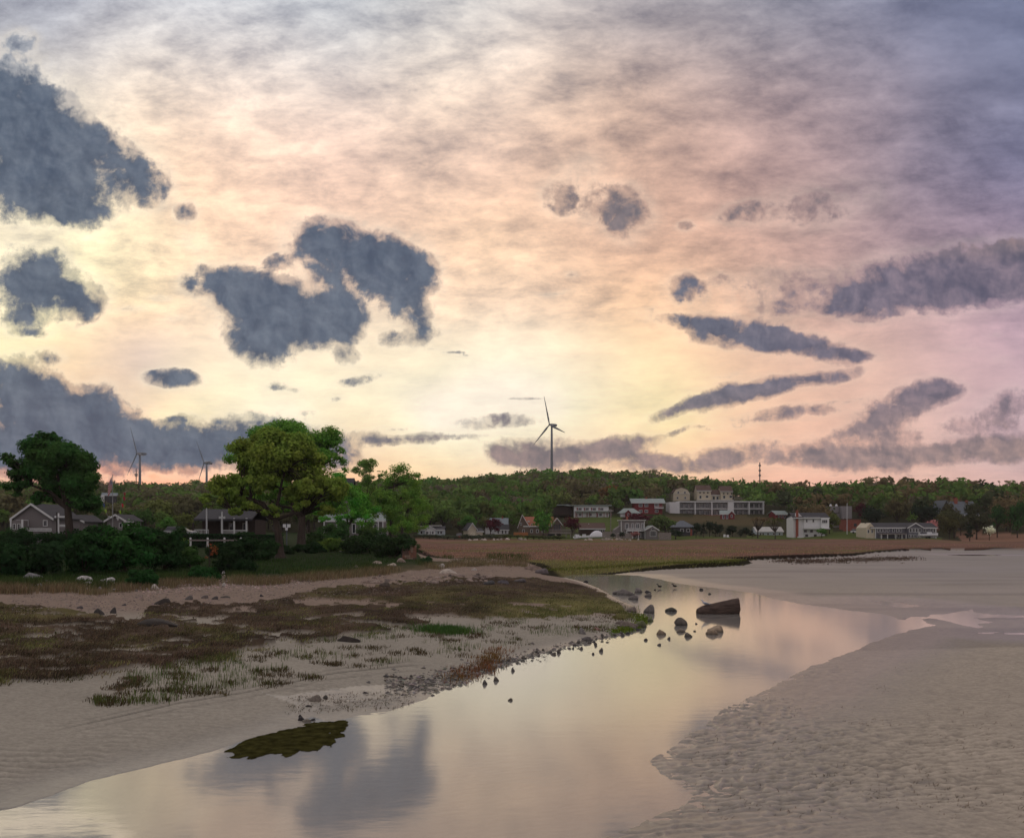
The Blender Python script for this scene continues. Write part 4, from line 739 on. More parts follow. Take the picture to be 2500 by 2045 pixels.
b.gwall(-86, -64, 27, 12, CREAM, y=.3, d=9); b.wall(-64, 85, 0, 27, GREYB, d=9); b.xroof(-74, 85, 27, 11, R_DK, d=9, o=.3); b.gwall(12, 48, 27, 11, GREYB, y=-1.2, d=4); b.groof(12, 48, 27, 11, R_DK, y=-1.2, d=4)
for x in (-57, -49, -41, -33, -20, -10, -2, 55, 62, 72, 80): b.win(x, 16, 5, 9, y=-.02)
for x in (18, 26, 33, 41): b.win(x, 16, 6, 10, y=-1.22)
for x in (-80, -71): b.win(x, 14, 5, 9, y=.28)
for x in (-50, -15, -7, 55, 62, 75, 80): b.win(x, 3, 5, 8, y=-.02)
for x in (16, 22, 29, 38, 44): b.win(x, 3, 5, 8, y=-1.22)
b.wall(-56, 6, 11, 13, GREYWOOD, y=-2.2, d=2.1, name='deck'); b.railing(-56, 6, 13, 18, M_('rail_dark', (.12,.12,.12), .6), -2.1); b.posts((-55, -40, -20, -5, 5), 0, 11, TRIM, -2.1, .18); b.box('corner_board', -64.5, -62.6, 0, 27, TRIM, y=-.08, d=.07); b.box('corner_board', 83, 85, 0, 27, TRIM, y=-.08, d=.07)
b = Bld('tower_building', 'tall grey windowless building with two white roof domes', 2062, 1291, 385, cat='building', bb=(2045, 2083, 1228, 1292))
b.wall(-6, 18, 0, 56, STONEW, d=9); b.wall(-20, -7, 0, 38, STONEW, y=2, d=7)
for x in (-26, -12):
    d = MB(); s_ = b.s
    for i in range(5): pass
    d.tube([(x * s_, 4, 56 * s_ - 0), (x * s_, 4, 58 * s_), (x * s_, 4, 60 * s_), (x * s_, 4, 61.5 * s_)], [3 * s_, 3 * s_, 2.2 * s_, .5 * s_], 12).build('dome', WHITE, b.root, True)
b.wall(-30, -7.3, 40, 56, STONEW, y=3, d=6, name='annexe'); b.posts((-8,), 0, 26, WHITE, -2.5, .3)
b = Bld('brick_building', 'flat roofed red brick building beside the grey tower', 2084, 1291, 370, cat='building', bb=(2058, 2102, 1268, 1291))
b.wall(-18, 18, 0, 23, BRICK, d=8); b.froof(-18, 18, 23, R_BR, d=8, o=.1); b.wall(-26, -12, 0, 6, BRICK, y=-2, d=1.8, name='low_wall'); b.win(4, 6, 7, 8, y=-.02, fm=DKBROWN)
b = Bld('large_house', 'big dark shingled house with brick chimneys among the trees on the right', 2340, 1286, 385, bb=(2300, 2400, 1222, 1262))
b.wall(-50, 48, 0, 30, DARKH, d=10); b.gwall(-48, -18, 30, 34, DARKH, y=-1, d=10, z0=0); b.groof(-48, -18, 30, 34, M_('slate_roof', (.13,.15,.17), .8), y=-1, d=10, trim=False); b.xroof(-20, 48, 30, 32, M_('slate_roof', (.13,.15,.17), .8), d=10); b.wall(2, 9, 50, 72, BRICK, y=4, d=1, name='chimney'); b.wall(30, 35, 50, 66, BRICK, y=4, d=1, name='chimney')
for x in (-34, -5, 12, 30): b.win(x, 14, 7, 10, y=-1.02 if x == -34 else -.02, fm=GREYWOOD)
# -- near left
b = Bld('cottage', 'grey gabled cottage with white bargeboards at the left edge', 85, 1330, 140, cat='cottage')
b.gwall(-52, 42, 66, 33, SH_GREY, d=9, xm=-7); b.groof(-52, 42, 66, 33, R_DK, d=9, xm=-7, t=.16)
for x in (-40, -21, 26): b.win(x, 46, 11, 15, y=-.02)
b.railing(-12, 50, 33, 41, WHITE, -1.2, step=.16, name='railing'); b.box('porch_door', -42, -16, 30, 60, SH_GREY, y=-1.8, d=1.7); b.box('post', -17, -13, 28, 62, WHITE, y=-1.9, d=.15); b.box('post', -44, -41, 28, 62, WHITE, y=-1.9, d=.15)
b.win(-34, 38, 7, 14, y=-1.82); b.win(-23, 38, 7, 14, y=-1.82)
b = Bld('cottage', 'small grey gabled cottage behind the trunk of the left tree', 183, 1330, 155, cat='cottage')
b.gwall(-18, 20, 58, 14, SH_GREY, d=7, xm=-3); b.groof(-18, 20, 58, 14, R_DK, d=7, xm=-3, t=.16); b.win(3, 40, 16, 14, y=-.02, bars=1)
b = Bld('cottage', 'grey cottage gable under the flagpole showing above the shrubs', 285, 1330, 160, cat='cottage')
b.gwall(-24, 20, 60, 13, SH_GREY, d=7); b.groof(-24, 20, 60, 13, R_DK, d=7, t=.16); b.win(10, 42, 8, 12, y=-.02)
b = Bld('pergola', 'white pergola post with a long beam beside the gabled cottage', 150, 1330, 135, cat='pergola')
b.box('post', -11, -7, 0, 78, WHITE, y=0, d=.22); b.box('beam', -16, 20, 67, 71, WHITE, y=-.1, d=.42); b.box('post', 10, 14, 0, 52, WHITE, y=0, d=.22); b.railing(-7, 10, 44, 50, WHITE, .1, step=.14)
b = Bld('bird_table', 'white wooden cross shaped post right of the flagpole cottage', 314, 1330, 150, cat='post'); b.box('post', -2, 2, 0, 64, WHITE, y=0, d=.15); b.box('crossbar', -12, 12, 56, 58, WHITE, y=.02, d=.1)
b = Bld('porch_house', 'dark house with white porch posts and railing behind the hedge', 545, 1330, 160, cat='house')
b.wall(-65, 66, 0, 62, DKBROWN, y=3, d=7); b.xroof(-65, 66, 62, 24, R_DK, y=0, d=10, fm=R_DK); b.wall(-4, 60, 22, 25, WHITE, y=-.5, d=3.4, name='porch_floor'); b.railing(-1, 60, 25, 37, WHITE, -.4, step=.16); b.posts((-2, 28, 58), 25, 66, WHITE, -.4, .22); b.railing(-68, -34, 25, 38, WHITE, -.4, step=.2); b.win(8, 34, 14, 20, y=2.98, fm=GREYWOOD); b.win(42, 34, 14, 20, y=2.98, fm=GREYWOOD)
b = Bld('shingled_house', 'grey shingled house with white window trim hidden behind the bank trees', 862, 1318, 215)
b.wall(-72, 74, 0, 48, SH_GREY, d=9); b.xroof(-80, 76, 48, 30, R_GR, d=9); b.wall(-72, -14, 52, 118, SH_GREY, y=2, d=7); b.xroof(-76, -10, 118, 34, R_DK, y=2, d=7, ends=SH_GREY)
for x in (-56, -36, 2, 22, 54): b.win(x, 16, 9, 24, y=-.02)
for x in (-58, -32): b.win(x, 92, 9, 18, y=1.98)
b.posts((-70, 62, 73), 0, 50, WHITE, -.4, .2); b.railing(50, 74, 0, 14, WHITE, -.5)
b = Bld('distant_house', 'tiny pale roofed house on the wooded slope left of the flag', 268, 1216, 560, rz=.3); b.wall(-16, 14, 0, 7, DARKH, d=8); b.xroof(-18, 16, 7, 6, M_('blue_grey_roof', (.20,.24,.26), .8), d=8); b.wall(-24, -12, 0, 6, WHITE, y=-3, d=2.9)
OCC.append((246, 290, 1202, 1216, 560))
# ------------------------------------------------------------------ woods on the hills
def far_variant(seed, n, size, kind='round'):
    rng = np.random.RandomState(seed)
    if kind == 'cone': el = [(0, 0, .25 + .15 * i, .36 - .07 * i, .36 - .07 * i, .13) for i in range(5)]; k = 26
    elif kind == 'bare': el = [(rng.uniform(-.2, .2), rng.uniform(-.2, .2), rng.uniform(.62, .85), .22, .22, .12) for _ in range(5)]; k = 16
    else: el = [(rng.uniform(-.2, .2), rng.uniform(-.2, .2), rng.uniform(.40, .66), rng.uniform(.25, .34), rng.uniform(.25, .34), rng.uniform(.22, .30)) for _ in range(6)]; k = 30
    cen, rad = clusters(rng, el, k, .5); v, f = leaf_cloud(rng, cen, rad, n, size, .2); v[:, 2] = np.maximum(v[:, 2], .03)
    me = mesh_np('crown', v, f); me.materials.append(LEAF)
    b = MB()
    fk = .3 if kind != 'bare' else .35
    b.tube([(0, 0, -.08), (0.01, 0, .02), (.01, 0, fk)], [.035, .028, .02] if kind != 'bare' else [.022, .018, .013], 5)
    for c in cen[: (9 if kind != 'bare' else 14)]: b.tube([(0.01, 0, fk * .8), (c[0] * .6, c[1] * .6, (fk + c[2]) / 2), tuple(c)], [.014, .009, .004], 4, False)
    t = b.mesh('trunk', True); t.materials.append(BARK); return t, me
VAR = {'round': [far_variant(20 + i, 900, .05) for i in range(5)], 'cone': [far_variant(40 + i, 420, .045, 'cone') for i in range(2)], 'bare': [far_variant(50 + i, 190, .032, 'bare') for i in range(4)], 'bush': [far_variant(60 + i, 420, .06) for i in range(2)]}
def far_tree(px, py, wpx, hpx, Y, kind, col, label, group, rng, name='tree', cat='tree', z=None):
    s = Y / F; X = (px - HX) * s; z = gz(X, Y) if z is None else z
    top = CAMZ + (HY - (py - hpx)) * s if py is not None else z + hpx * s
    H = max(top - z, 1.5) ; W = wpx * s
    root = empty(name, (X, Y, z), rng.uniform(0, 6.28), label, cat, group)
    t, c = VAR[kind][rng.randint(len(VAR[kind]))]
    sc = (W / .95, W / .95, H / .92)
    for me, n in ((t, 'trunk'), (c, 'crown')):
        o = link(n, me, root); o.scale = sc; o.color = (*col, 1)
    return root
rg = np.random.RandomState(77)
GREEN, BRIGHT, OLIVE, RUST, GREYB_, MAROON, DARK = (.04,.07,.02), (.045,.12,.02), (.065,.08,.024), (.062,.057,.027), (.068,.062,.04), (.055,.014,.018), (.014,.024,.014)
HAND = [(1197,1316,52,54,322,'round',MAROON,'maroon leaved tree between the cream garage and the white house'),(1397,1309,46,48,330,'round',MAROON,'maroon leaved tree left of the dark brown cabin'),
 (1326,1303,56,64,318,'round',BRIGHT,'bright green tree in front of the orange red roof'),(1133,1309,58,54,345,'round',(.04,.10,.02),'round green tree between the pale bungalow and the garage'),(1184,1300,30,44,360,'round',OLIVE,'yellow green tree behind the maroon one'),
 (1625,1312,80,60,330,'round',(.05,.075,.025),'wide olive tree right of the flat roofed beach house'),(1560,1277,90,26,395,'bush',MAROON,'low maroon thicket below the red two storey house'),(1850,1319,92,64,322,'bare',(.09,.065,.035),'wide leafless brown tree right of the evergreen hedge'),
 (1893,1320,70,60,315,'bare',(.05,.06,.02),'spreading dark pine in front of the low white cottage'),(2006,1313,34,28,310,'bush',(.04,.10,.02),'green bush in front of the white three storey house'),(2025,1300,50,50,350,'round',OLIVE,'pale olive tree behind the white three storey house'),
 (2095,1275,40,50,400,'round',MAROON,'maroon tree behind the grey tower building'),(2130,1290,60,60,370,'round',DARK,'dark tree above the red brick building'),(2190,1285,64,75,360,'round',RUST,'rust brown tree behind the long grey house'),(2255,1285,70,60,365,'round',DARK,'dark tree behind the right end of the long grey house'),
 (2275,1288,44,22,330,'bush',(.32,.16,.15),'pink flowering tree behind the long grey house'),(2318,1312,50,60,320,'round',(.05,.05,.02),'brownish tree right of the long grey house'),(2368,1322,44,44,312,'cone',DARK,'dark evergreen at the edge of the reeds'),(2415,1308,30,32,325,'bush',(.40,.42,.34),'white blossoming tree among dark trees on the right'),
 (2435,1290,46,62,345,'round',(.02,.055,.016),'dark green round tree near the right edge'),(2484,1296,50,82,335,'round',(.02,.06,.016),'taller green tree at the right edge'),(2330,1290,90,50,350,'round',(.04,.045,.02),'brown green tree in front of the big dark house'),(2318,1266,56,46,372,'round',(.05,.05,.025),'brown green tree over the left gable of the big dark house'),(2372,1276,54,50,374,'round',(.035,.042,.02),'dim green tree hiding the right wall of the big dark house'),(2345,1284,40,34,368,'round',(.045,.05,.022),'small olive tree before the middle of the big dark house'),(2385,1300,70,50,340,'round',(.03,.035,.018),'dim tree right of the big dark house'),
 (1497,1321,17,20,308,'bush',DARK,'small round dark bush beside the covered boat'),(1519,1313,17,17,312,'bush',DARK,'small round dark bush by the fence of the beach house'),(1549,1312,26,19,306,'bush',(.20,.10,.09),'pink flowering bush in front of the beach house'),
 (1650,1316,60,26,318,'bush',DARK,'dark clipped bush in front of the pavilion house'),(2218,1215,16,46,480,'cone',DARK,'left one of two dark spruces on the right skyline'),(2236,1215,15,44,482,'cone',DARK,'right one of two dark spruces on the right skyline'),
 (1388,1250,66,56,470,'round',RUST,'big rust brown tree above the left motel'),(1440,1252,80,74,480,'round',RUST,'widest rust brown tree behind the left motel'),(1500,1258,80,78,465,'round',(.10,.06,.022),'dark rust tree left of the red two storey house'),(1345,1262,60,52,455,'round',GREYB_,'grey brown tree left of the white motel'),
 (350,1285,60,50,210,'round',(.035,.07,.02),'green round tree behind the tallest shrub'),(400,1310,56,52,190,'round',(.05,.12,.025),'light green round tree left of the hedge'),(455,1300,60,55,215,'round',OLIVE,'olive tree behind the hedge'),(325,1310,50,44,230,'round',(.05,.05,.02),'brownish tree behind the flagpole cottage'),
 (510,1290,70,50,260,'round',(.025,.05,.018),'dark tree behind the porch house'),(240,1310,60,60,240,'round',(.03,.045,.02),'dim tree between the small cottages')]
for px, py, wp, hp, Y, k, col, lab in HAND:
    far_tree(px, py, wp, hp, Y, k, col, lab, 'single trees around the houses' if hp > 30 else 'garden bushes', rg, name='tree' if hp > 30 else 'bush', cat='tree' if hp > 30 else 'bush')
    if Y < 420 and hp > 30: OCC.append((px - wp * .3, px + wp * .3, py - hp * .8, py, Y))
for i in range(10):
    far_tree(1700 + i * 15 + rg.uniform(-3, 3), 1319, 30, 36 + 10 * math.sin(1.2 + i * .3) + rg.uniform(-3, 3), 322, 'cone' if i % 2 else 'round', DARK, '%s blackish evergreen from the left in the dense row below the wide motel' % ['first','second','third','fourth','fifth','sixth','seventh','eighth','ninth','tenth'][i], 'evergreens in the dark row', rg)
for i in range(22):
    px = 1012 + i * 17 + rg.uniform(-5, 5)
    if px > 1385: px = 1850 + (px - 1385) * 4
    far_tree(px, 1326 if px < 1400 else 1322, 34, rg.uniform(15, 26) if px < 1200 else rg.uniform(8, 14), 300, 'bush', (.045, .06, .035) if px < 1200 else (.05, .065, .025), 'low grey green bush along the far marsh edge' , 'bushes along the far marsh edge', rg, name='bush', cat='bush')
# the wood itself: the nearest and the skyline trees are trees, the rest one mass
spots = []
Yv = 300.0
while Yv < 830:
    step = 8.4 + (Yv - 300) * .006; xs = np.arange(-.62 * Yv, .62 * Yv, step)
    for x in xs:
        X = x + rg.uniform(-.4, .4) * step; Y = Yv + rg.uniform(-.4, .4) * step; u = X / Y; px = HX + F * u
        Yr = ridge(u)[0]
        if Y > Yr + 6: continue
        if px < 900 and Y < 215: continue
        spots.append((X, Y, px, Yr))
    Yv += step * 1.02
sx = np.array([q[0] for q in spots]); sy = np.array([q[1] for q in spots]); sz = land(sx, sy)
LAWNP = [[(1385,1258),(1515,1258),(1530,1300),(1375,1300)],[(2020,1290),(2110,1290),(2120,1322),(2016,1322)],[(1640,1256),(1880,1256),(1900,1276),(1850,1285),(1600,1276)],[(2330,1300),(2560,1300),(2560,1330),(2330,1330)]]
keep = []
for (X, Y, px, Yr), z in zip(spots, sz):
    H = rg.uniform(7.5, 15.5) * (.8 if Y < 380 else 1); W = H * rg.uniform(.8, 1.2); s = Y / F; py = HY - (z - CAMZ) / s; t = py - H / s
    if Y < 345 and 1000 < px: continue
    if any(x0 - W / s * .35 < px < x1 + W / s * .35 and ((t < y1 - 2 and py > y0 and Y < Yb + 7) or abs(Y - Yb) < 9) for x0, x1, y0, y1, Yb in OCC): continue
    if any(inpoly(np.array([px]), np.array([q]), p)[0] for p in LAWNP for q in ((py,) if Y > 440 else (py, (py + t) / 2))): continue
    keep.append((X, Y, z, px, Yr, H, W))
def tone(px, Y, Yr, rng):
    r = rng.rand(); cen = (1340 < px < 1620 and Y < 560)
    if r < (.5 if cen else .10): c = RUST
    elif r < .66: c = (.05,.085,.02)
    elif r < .86: c = OLIVE
    elif r < .93: c = (.045,.095,.02)
    else: c = GREYB_
    if px > 1900 and rng.rand() < .4: c = (.075,.06,.03) if rng.rand() < .6 else (.03,.04,.018)
    if px < 900 and rng.rand() < .4: c = (.06,.06,.03)
    return tuple(np.array(c) * rng.uniform(.95, 1.5))
ind, mass = [], []
order = sorted(range(len(keep)), key=lambda i: keep[i][1])
for rank, i in enumerate(order):
    X, Y, z, px, Yr, H, W = keep[i]
    if Y > Yr - 24 and Y < Yr - 2 and rg.rand() < .8 and len([1 for q in ind if q[1]]) < 110: ind.append((keep[i], True))
    elif -60 < px < 2560 and len([1 for q in ind if not q[1]]) < 150: ind.append((keep[i], False))
    else: mass.append(keep[i])
for (X, Y, z, px, Yr, H, W), ridge_ in ind:
    col = tone(px, Y, Yr, rg); bare = ridge_ and (px > 1600 or rg.rand() < .35)
    if bare: col = tuple(np.array((.12, .115, .05)) * rg.uniform(.8, 1.2))
    cn = ('dark green' if col[1] < .05 and col[1] > col[0] else 'bright green' if col[1] > col[0] * 1.9 else 'olive' if col[1] > col[0] * 1.05 else 'rust brown' if col[0] > .055 and col[2] < .04 else 'grey brown')
    wh = [w_ for a_, w_ in ((330, 'beyond the left cottages'), (640, 'beyond the porch house'), (960, 'beyond the bank trees'), (1090, 'above the pale bungalow'), (1240, 'above the cream garage'), (1370, 'above the orange roofed house'), (1520, 'above the left motel'), (1640, 'above the red house'), (1900, 'around the wide motel'), (2110, 'above the white three storey house'), (2300, 'above the long grey house'), (9999, 'above the big dark house')) if px < a_][0]
    lab_ = ('thin crowned %s tree on the skyline ' if bare else 'leafy %s tree on the skyline ' if ridge_ else '%s tree at the foot of the wood ') % cn + wh
    far_tree(px, None, W * F / Y * (1.25 if bare else 1.0), H * F / Y, Y, 'bare' if bare else 'round', col, lab_,
             'trees on the skyline' if ridge_ else 'trees at the edge of the wood', rg, z=z)
lib = []
for q in range(6):
    r_ = np.random.RandomState(200 + q); el = [(r_.uniform(-.2, .2), r_.uniform(-.2, .2), r_.uniform(.45, .68), .3, .3, .24) for _ in range(4)]
    cen, rad = clusters(r_, el, 18, .5); v, f = leaf_cloud(r_, cen, rad, 150, .085, .1); v[:, 2] = np.maximum(v[:, 2], .05); lib.append(v)
VV, CC = [], []
for X, Y, z, px, Yr, H, W in mass:
    v = lib[rg.randint(6)]; a = rg.uniform(0, 6.28); c_, s_ = math.cos(a), math.sin(a)
    q = np.stack([(v[:, 0] * c_ - v[:, 1] * s_) * W + X, (v[:, 0] * s_ + v[:, 1] * c_) * W + Y, v[:, 2] * H + z], 1); VV.append(q)
    CC.append(np.tile(np.array(tone(px, Y, Yr, rg)), (len(v), 1)))
VV = np.concatenate(VV); CC = np.concatenate(CC); me = mesh_np('woodland', VV, np.arange(len(VV)).reshape(-1, 4)); set_col(me, 'Col', CC)
tag(link('woodland', me, None, LEAFA), 'mass of spring woodland covering the hills behind the houses', 'woodland', kind='stuff')
print('trees', len(ind), 'mass', len(mass), len(VV) // 4)

# ------------------------------------------------------------------ wind turbines, masts, poles
TUR = M_('turbine_grey', (.16, .19, .22), .5, noise=.05); STEEL = M_('steel', (.10,.11,.13), .5, noise=.1); DPOLE = M_('pole_wood', (.06,.05,.045), .9, noise=.3, stretch=(8, 8, .6)); WPOLE = M_('white_pole', (.62,.64,.64), .5, noise=.05)
def turbine(hx, hy, tx, Y, L_px, angs, c, label, seed=0, cone=.10):
    s = Y / F; L = L_px * s; p = at(tx, hy, Y); g = float(land(np.array([p.x]), np.array([Y]))[0]); Ht = p.z - g
    root = empty('wind_turbine', (p.x, Y, g), 0, label, 'wind turbine', 'wind turbines beyond the hills')
    MB().tube([(0, 0, -2), (0, 0, 0), (0, 0, Ht * .5), (0, 0, Ht - 1.2)], [2.3, 2.3, 1.85, 1.35], 16).build('tower', TUR, root, True)
    yaw = math.acos(c)      # rotor axis swung towards the left of the picture
    ax = Vector((-math.sin(yaw), -math.cos(yaw), 0)); side = Vector((math.cos(yaw), -math.sin(yaw), 0)); up = Vector((0, 0, 1)); hub = Vector((0, 0, Ht)) + ax * 4.2
    nb = MB(); T = Vector((0, 0, Ht)); r_ = 1.75
    pts = [T + ax * 2.6, T + ax * 1.6, T - ax * 3, T - ax * 8.5, T - ax * 9.5]; nb.tube(pts, [1.2, 1.8, 2.0, 1.8, 1.2], 8); nb.build('nacelle', TUR, root, True)
    MB().tube([T + ax * 2.62, hub, hub + ax * 1.8], [1.5, 1.6, .3], 10).build('hub', TUR, root, True)
    for a in angs:
        a = math.radians(a); d = (side * math.sin(a) + up * math.cos(a)) * math.cos(cone) + ax * math.sin(cone); w_ = d.cross(ax).normalized(); b = MB(); prof = [(0, .8, .8), (.06, .8, .8), (.2, 1.9, .45), (.5, 1.3, .28), (.8, .8, .16), (.98, .4, .08), (1, .12, .04)]; n = 8
        for t_, ww, tt in prof:
            for j in range(n): an = 2 * math.pi * j / n; q = hub + d * (L * t_) + w_ * (math.cos(an) * ww) + ax * (math.sin(an) * tt); b.v.append(tuple(q))
        for k in range(len(prof) - 1):
            for j in range(n): b.f.append((k * n + j, k * n + (j + 1) % n, (k + 1) * n + (j + 1) % n, (k + 1) * n + j))
        b.f.append(tuple((len(prof) - 1) * n + j for j in range(n))); b.build('blade', TUR, root, True)
turbine(1341, 1037, 1347, 1500, 72, (-10, 110, -130), .6, 'wind turbine standing behind the middle of the wooded hill')
turbine(337, 1107, 341.5, 1500, 72, (-22, 98, -136), .63, 'left wind turbine of the two, beside the far mast')
turbine(500, 1130, 504.5, 1650, 66, (-32, 90, -150), .6, 'right wind turbine of the two, beside the big tree')
def mast(px, ytop, ybot, Y, w, label, name='mast', arms=(), m=None, ground=True, cat='mast', group=None):
    s = Y / F; p = at(px, ytop, Y); g = float(land(np.array([p.x]), np.array([Y]))[0]) if ground else at(px, ybot, Y).z; r = empty(name, (p.x, Y, g), 0, label, cat, group)
    MB().tube([(0, 0, -.5), (0, 0, p.z - g)], [w, w * .7], 8).build('pole', m or STEEL, r)
    for dz, ln in arms: MB().box(-ln, ln, -w * .6, w * .6, p.z - g - dz - w, p.z - g - dz + w).build('crossarm', m or STEEL, r)
    return r
mast(1855, 1128, 1200, 620, .42, 'tall thin dark mast on the skyline right of the wide motel', arms=[(2, .7), (5, .7), (8, .7)])
mast(332.5, 1143, 1182, 1100, .65, 'slim mast with a collar just left of the left turbine', arms=[(6.5, 1.7), (8, 1.2)])
mast(1491, 1242, 1300, 350, .16, 'wooden utility pole on the lawn right of the left motel', 'utility_pole', [(.6, .9)], GREYWOOD, cat='pole')
mast(1938, 1240, 1280, 360, .16, 'pole with a box at its top beside the white house chimney', 'utility_pole', [(1.0, .5)], GREYWOOD, cat='pole')
mast(2068, 1228, 1292, 345, .14, 'slender pale pole in front of the grey tower', 'utility_pole', [], WPOLE, cat='pole')
mast(139, 1250, 1330, 118, .11, 'dark wooden pole in front of the gabled cottage', 'utility_pole', [], DPOLE, cat='pole')
mast(504.5, 1240, 1330, 150, .14, 'tall white pole behind the hedge', 'flagpole', [], WPOLE, cat='pole')
mast(542, 1248, 1330, 150, .17, 'white lamp post with a short arm behind the hedge', 'lamp_post', [(.9, .45)], WPOLE, cat='post')
# flagpole with its flag, and the strings of pennants
Yf_ = 150; s_ = Yf_ / F; fp = mast(275, 1158, 1330, Yf_, .075, 'flagpole above the left cottages carrying a limp flag', 'flagpole', [], M_('pole_grey', (.30,.31,.30), .5), cat='flagpole')
gfp = fp.location.z; ptop = at(275, 1160, Yf_).z - gfp
fl = bpy.data.objects.new('flag_of_stripes', None)
def flag():
    nx, ny = 14, 27; W, Hh = 1.0, 3.0; v = []; c = []
    for j in range(ny):
        t = j / (ny - 1)
        for i in range(nx):
            q = i / (nx - 1); fold = math.sin(q * 9 + t * 3) * .10 * q; v.append((-.08 - .58 * q * (.25 + .75 * math.sin(t * math.pi * .62 + .3)) - .03 * math.sin(t * 9), fold - .05, ptop - .1 - 2.0 * t - 1.0 * q * (.55 + .45 * t)))
            can = t < .54 and q < .42; st = int(t * 13) % 2
            c.append((.03, .045, .16) if can and (int(t * 24) + int(q * 24)) % 3 else ((.6, .6, .62) if can or st else (.42, .03, .04)))
    f = [(j * nx + i, j * nx + i + 1, (j + 1) * nx + i + 1, (j + 1) * nx + i) for j in range(ny - 1) for i in range(nx - 1)]
    me = mesh_np('flag', v, f, smooth=True); set_col(me, 'Col', np.array(c) * .4); return me
FLG = leaf_mat('flag_cloth', True, .3)
bpy.data.objects.remove(fl)
o = link('flag', flag(), None, FLG); o.location = fp.location; tag(o, 'limp striped flag with a blue corner hanging from the flagpole', 'flag')
CLOTH = {}
def pennants(name, label, pts, items):
    P0 = [at(x, y, Yf_) for x, y in pts]; r = empty('pennant_string', P0[0], 0, label, 'pennants', 'strings of pennants by the flagpole'); b = MB(); b.tube([p - P0[0] for p in P0], .018, 4).build('cord', M_('cord', (.3, .3, .3), .8), r)
    for x, y, col, h in items:
        if col not in CLOTH: CLOTH[col] = M_('pennant_' + str(len(CLOTH)), col, .8, noise=.1)
        p = at(x, y, Yf_) - P0[0]; w_, hh = .30, h * s_; MB().add([(p.x - .1, p.y, p.z), (p.x + w_ * .6, p.y + .05, p.z + .1), (p.x + w_, p.y - .02, p.z - hh * .6), (p.x + .12, p.y + .04, p.z - hh), (p.x - .1, p.y + .03, p.z), (p.x + w_ * .6, p.y + .08, p.z + .1), (p.x + w_, p.y + .01, p.z - hh * .6), (p.x + .12, p.y + .07, p.z - hh)],
              [(0, 1, 2, 3), (7, 6, 5, 4), (0, 4, 5, 1), (1, 5, 6, 2), (2, 6, 7, 3), (3, 7, 4, 0)]).build('pennant', CLOTH[col], r)
pennants('l', 'string of small pennants left of the flagpole, blue and yellow green', [(250, 1222), (252, 1232), (258, 1248), (265, 1262), (267, 1280)], [(251, 1230, (.05,.10,.40), 8), (256, 1244, (.30,.50,.04), 9), (264, 1260, (.4,.42,.4), 6)])
pennants('r', 'string of small pennants right of the flagpole, mostly red', [(303, 1200), (300, 1215), (297, 1232), (291, 1252), (284, 1270)], [(302, 1203, (.35,.05,.05), 7), (301, 1213, (.40,.04,.08), 9), (297, 1230, (.55,.04,.05), 9), (291, 1246, (.30,.50,.04), 9), (285, 1263, (.6,.6,.58), 8)])
# white posts with a rail before the hedge, sign, stone pillar
r = empty('post_fence', tuple(at(505, 1330, 128)), 0, 'low fence of white round topped posts and one grey rail before the hedge', 'fence'); sF = 128 / F
for x in (465, 507, 548, 588): MB().tube([((x - 505) * sF, 0, -.8), ((x - 505) * sF, 0, 13 * sF), ((x - 505) * sF, 0, 17.5 * sF), ((x - 505) * sF, 0, 18.5 * sF)], [.13, .13, .12, .03], 8).build('post', WHITE, r)
MB().box(-68 * sF, 84 * sF, -.22, -.14, 10 * sF, 13.5 * sF).build('rail', GREYWOOD, r)
r = empty('signpost', tuple(at(700, 1345, 130)), 0, 'white two winged sign board on a dark post between the two big trees', 'sign'); sF = 130 / F
MB().box(-.06, .06, -.06, .06, -.5, 68 * sF).build('post', STEEL, r)
for a, bq in ((-9, -1.3), (1.3, 9.5)): MB().box(a * sF, bq * sF, -.1, -.061, 58 * sF, 66 * sF).build('board', WHITE, r)
MB().box(-3.2 * sF, 3 * sF, -.14, -.101, 51 * sF, 57.5 * sF).build('board', WHITE, r)
X, Y, z = [float(q[0]) for q in px2g([998], [1364])]; sF = Y / F
r = empty('stone_pillar', (X, Y, z), .2, 'rough reddish stone pillar at the right end of the wooded bank', 'pillar'); rr = np.random.RandomState(5)
cols_ = [M_('stone_%s' % n, c, .9, noise=.3, bump=.5) for n, c in (('red', (.24,.12,.08)), ('tan', (.30,.22,.16)), ('brown', (.15,.10,.075)))]
for row in range(6):
    x = -17.0
    while x < 17:
        wv = rr.uniform(5, 9); x2 = min(x + wv, 18); m_ = MB(); d_ = rr.uniform(-.06, .02); g_ = .35
        m_.add([((x + g_) * sF, -.5 + d_, (row * 6 + g_) * sF - .1), ((x2 - g_) * sF, -.5 + d_ + rr.uniform(-.03, .03), (row * 6 + g_) * sF - .1), ((x2 - g_) * sF, .5, (row * 6 + g_) * sF - .1), ((x + g_) * sF, .5, (row * 6 + g_) * sF - .1),
                ((x + g_) * sF, -.5 + d_, (row * 6 + 6 - g_) * sF - .1), ((x2 - g_) * sF, -.5 + d_ + rr.uniform(-.03, .03), (row * 6 + 6 - g_) * sF - .1), ((x2 - g_) * sF, .5, (row * 6 + 6 - g_) * sF - .1), ((x + g_) * sF, .5, (row * 6 + 6 - g_) * sF - .1)],
               [(0, 3, 2, 1), (4, 5, 6, 7), (0, 1, 5, 4), (1, 2, 6, 5), (2, 3, 7, 6), (3, 0, 4, 7)]); m_.build('stone', cols_[rr.randint(3)], r); x = x2
MB().box(-17 * sF, 17 * sF, -.40, .44, -.5, 35 * sF - .1).build('mortar', M_('mortar', (.12,.10,.09), .95), r)

